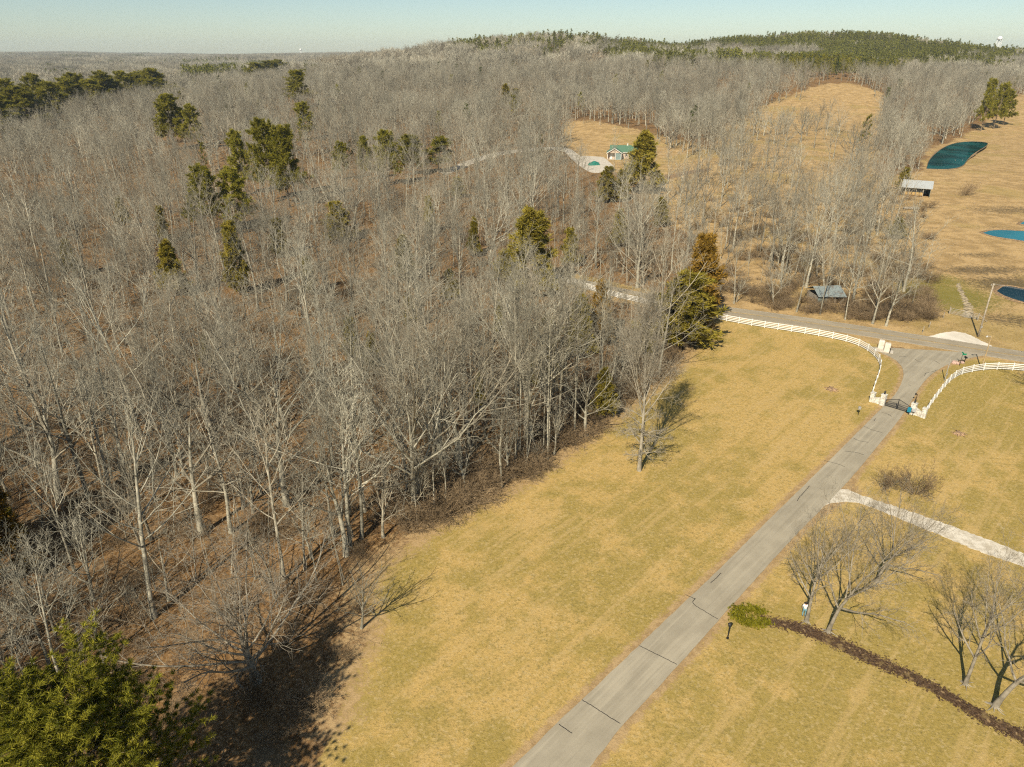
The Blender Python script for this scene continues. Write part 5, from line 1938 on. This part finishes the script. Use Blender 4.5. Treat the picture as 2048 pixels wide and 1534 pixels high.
# raft in the pond
rp = gp(1920, 324)
e = empty('swim_raft', rp + Vector((0, 0, .05)), .2)
tag(e, 'small pale wooden raft floating in the dark teal pond', 'raft')
for k in range(6):
    MB().box(-2.2, -1.0 + k * .34, .15, 2.2, -.70 + k * .34, .25).build('plank', M['timber'], e)
for y_ in (-.8, .8):
    MB().tube([(-2.1, y_, .05), (2.1, y_, .05)], .12, 8).build('float', M['galv'], e)
for sx in (-2.0, 2.0):
    MB().bar((sx, .9, .25), (sx, .9, 1.0), .07).build('post', M['timber'], e)


# water towers
def tower(px_, Zd, ytop, diam, label):
    a = (px_ - W0 / 2) / FPX
    b = (ytop - H0 / 2) / FPX
    dy, dz = cP - b * sP, -(sP + b * cP)
    x, y, zt = a * Zd, dy * Zd, CAM_H + dz * Zd
    g = float(height(x, y))
    e = empty('water_tower', (x, y, g))
    tag(e, label, 'water tower')
    Ht = zt - g
    r = diam / 2
    pr = [(.05, Ht), (r * .45, Ht - r * .10), (r * .8, Ht - r * .38), (r, Ht - r * .85), (r * .96, Ht - r * 1.15), (r * .7, Ht - r * 1.45), (r * .3, Ht - r * 1.62), (.05, Ht - r * 1.66)]
    n_ = 24
    mb = MB()
    mb.v = [(q * math.cos(k / n_ * 6.2832), q * math.sin(k / n_ * 6.2832), zz) for q, zz in pr for k in range(n_)]
    for i in range(len(pr) - 1):
        for k in range(n_):
            j = (k + 1) % n_
            mb.f.append((i * n_ + j, i * n_ + k, (i + 1) * n_ + k, (i + 1) * n_ + j))
    mb.build('tank', M['tank'], e, True)
    for k in range(6):
        an = k * math.pi / 3 + .3
        MB().tube([(math.cos(an) * r * 1.05, math.sin(an) * r * 1.05, -1), (math.cos(an) * r * .92, math.sin(an) * r * .92, Ht - r * 1.0)], diam * .035, 8).build('leg', M['tank'], e)
    MB().tube([(0, 0, -1), (0, 0, Ht - r * 1.6)], diam * .06, 10).build('riser', M['tank'], e)
    MB().tube([(math.cos(k) * r * .985, math.sin(k) * r * .985, Ht * .5) for k in np.linspace(0, 6.2832, 25)], diam * .012, 5).build('brace_ring', M['tank'], e)


tower(2001, 2100, 72, 14.5, 'white water tower on legs rising over the far right ridge')
tower(601, 5200, 97, 17, 'tiny white water tower on the far left horizon')


# ------------------------------------------------------------------ person by the yard tree
def person():
    base = gp(1607, 1232)
    e = empty('person', base, math.radians(160))
    tag(e, 'person in a white top and pale blue trousers standing beside the yard tree', 'person')
    J = {'pelvis': (0, 0, .95), 'waist': (0, 0, 1.10), 'chest': (0, .01, 1.32), 'neck': (0, .01, 1.48), 'head0': (0, -.01, 1.56), 'head1': (0, -.015, 1.66), 'head2': (0, -.01, 1.74)}
    for s, n_ in ((-1, 'l'), (1, 'r')):
        J['sh' + n_] = (s * .17, .01, 1.42); J['el' + n_] = (s * .25, .03, 1.15); J['wr' + n_] = (s * .24, -.06, .92); J['ha' + n_] = (s * .235, -.09, .84)
        J['hp' + n_] = (s * .10, 0, .90); J['kn' + n_] = (s * .11, -.03, .50); J['an' + n_] = (s * .12, .03, .08); J['to' + n_] = (s * .13, -.13, .04)
    E = [('pelvis', 'waist'), ('waist', 'chest'), ('chest', 'neck'), ('neck', 'head0'), ('head0', 'head1'), ('head1', 'head2')]
    for n_ in 'lr':
        E += [('chest', 'sh' + n_), ('sh' + n_, 'el' + n_), ('el' + n_, 'wr' + n_), ('wr' + n_, 'ha' + n_), ('pelvis', 'hp' + n_), ('hp' + n_, 'kn' + n_), ('kn' + n_, 'an' + n_), ('an' + n_, 'to' + n_)]
    R = dict(pelvis=.145, waist=.13, chest=.155, neck=.055, head0=.075, head1=.10, head2=.075)
    for n_ in 'lr':
        R.update({'sh' + n_: .07, 'el' + n_: .048, 'wr' + n_: .034, 'ha' + n_: .036, 'hp' + n_: .095, 'kn' + n_: .062, 'an' + n_: .045, 'to' + n_: .042})
    def skin(name, keys, grow, mat, parent, cut=None):
        ks = [k for k in J if k in keys]
        me = bpy.data.meshes.new(name)
        me.from_pydata([J[k] for k in ks], [(ks.index(a), ks.index(b)) for a, b in E if a in keys and b in keys], [])
        me.materials.append(mat)
        o = link(bpy.data.objects.new(name, me), parent)
        sk = o.modifiers.new('skin', 'SKIN')
        layer = me.skin_vertices[0] if me.skin_vertices else None
        if layer is None:
            bm_ = __import__('bmesh').new()
            bm_.from_mesh(me)
            bm_.verts.layers.skin.verify()
            bm_.to_mesh(me)
            bm_.free()
            layer = me.skin_vertices[0]
        for i, k in enumerate(ks):
            layer.data[i].radius = (R[k] + grow, R[k] * .85 + grow)
            layer.data[i].use_root = (k == ks[0])
        sub = o.modifiers.new('sub', 'SUBSURF')
        sub.levels = sub.render_levels = 2
        for p in me.polygons:
            p.use_smooth = True
        return o
    skinm = simple_mat('skin', (0.50, 0.33, 0.24), .08, 3, .6)
    body = skin('body', set(J), 0.0, skinm, e)
    skin('shirt', {'pelvis', 'waist', 'chest', 'shl', 'ell', 'shr', 'elr'}, .025, simple_mat('white_cotton', (.78, .77, .74), .05, 4, .85), e)
    skin('trousers', {'pelvis', 'hpl', 'knl', 'anl', 'hpr', 'knr', 'anr'}, .020, simple_mat('blue_denim', (.16, .30, .36), .15, 6, .9), e)
    hair = MB()
    n_ = 14
    for zz, q in ((1.55, .085), (1.62, .118), (1.70, .120), (1.77, .090), (1.81, .03)):
        hair.v += [(q * math.cos(k / n_ * 6.2832), .03 + q * math.sin(k / n_ * 6.2832), zz) for k in range(n_)]
    for i in range(4):
        for k in range(n_):
            j = (k + 1) % n_
            hair.f.append((i * n_ + k, i * n_ + j, (i + 1) * n_ + j, (i + 1) * n_ + k))
    hair.f.append(tuple(4 * n_ + k for k in range(n_)))
    hair.build('hair', simple_mat('dark_hair', (.03, .022, .02), .2, 6, .6), e, True)
    for s in (-1, 1):
        MB().box(s * .12 - .05, -.20, -.01, s * .12 + .05, .07, .09, .03).build('shoe', M['iron'], e)


person()


# ------------------------------------------------------------------ thin winter haze round everything
hz = MB().box(-7900, -420, -12, 7900, 7900, 150).build('haze', M['white'])
hm = bpy.data.materials.new('haze')
hm.use_nodes = True
hm.node_tree.nodes.clear()
ho = hm.node_tree.nodes.new('ShaderNodeOutputMaterial')
hv = hm.node_tree.nodes.new('ShaderNodeVolumePrincipled')
hv.inputs['Color'].default_value = (.72, .88, 1.0, 1)
hv.inputs['Density'].default_value = 6e-5
hm.node_tree.links.new(hv.outputs[0], ho.inputs['Volume'])
hz.data.materials.clear()
hz.data.materials.append(hm)
tag(hz, 'thin pale winter haze over the distant woods', 'haze', None, 'stuff')
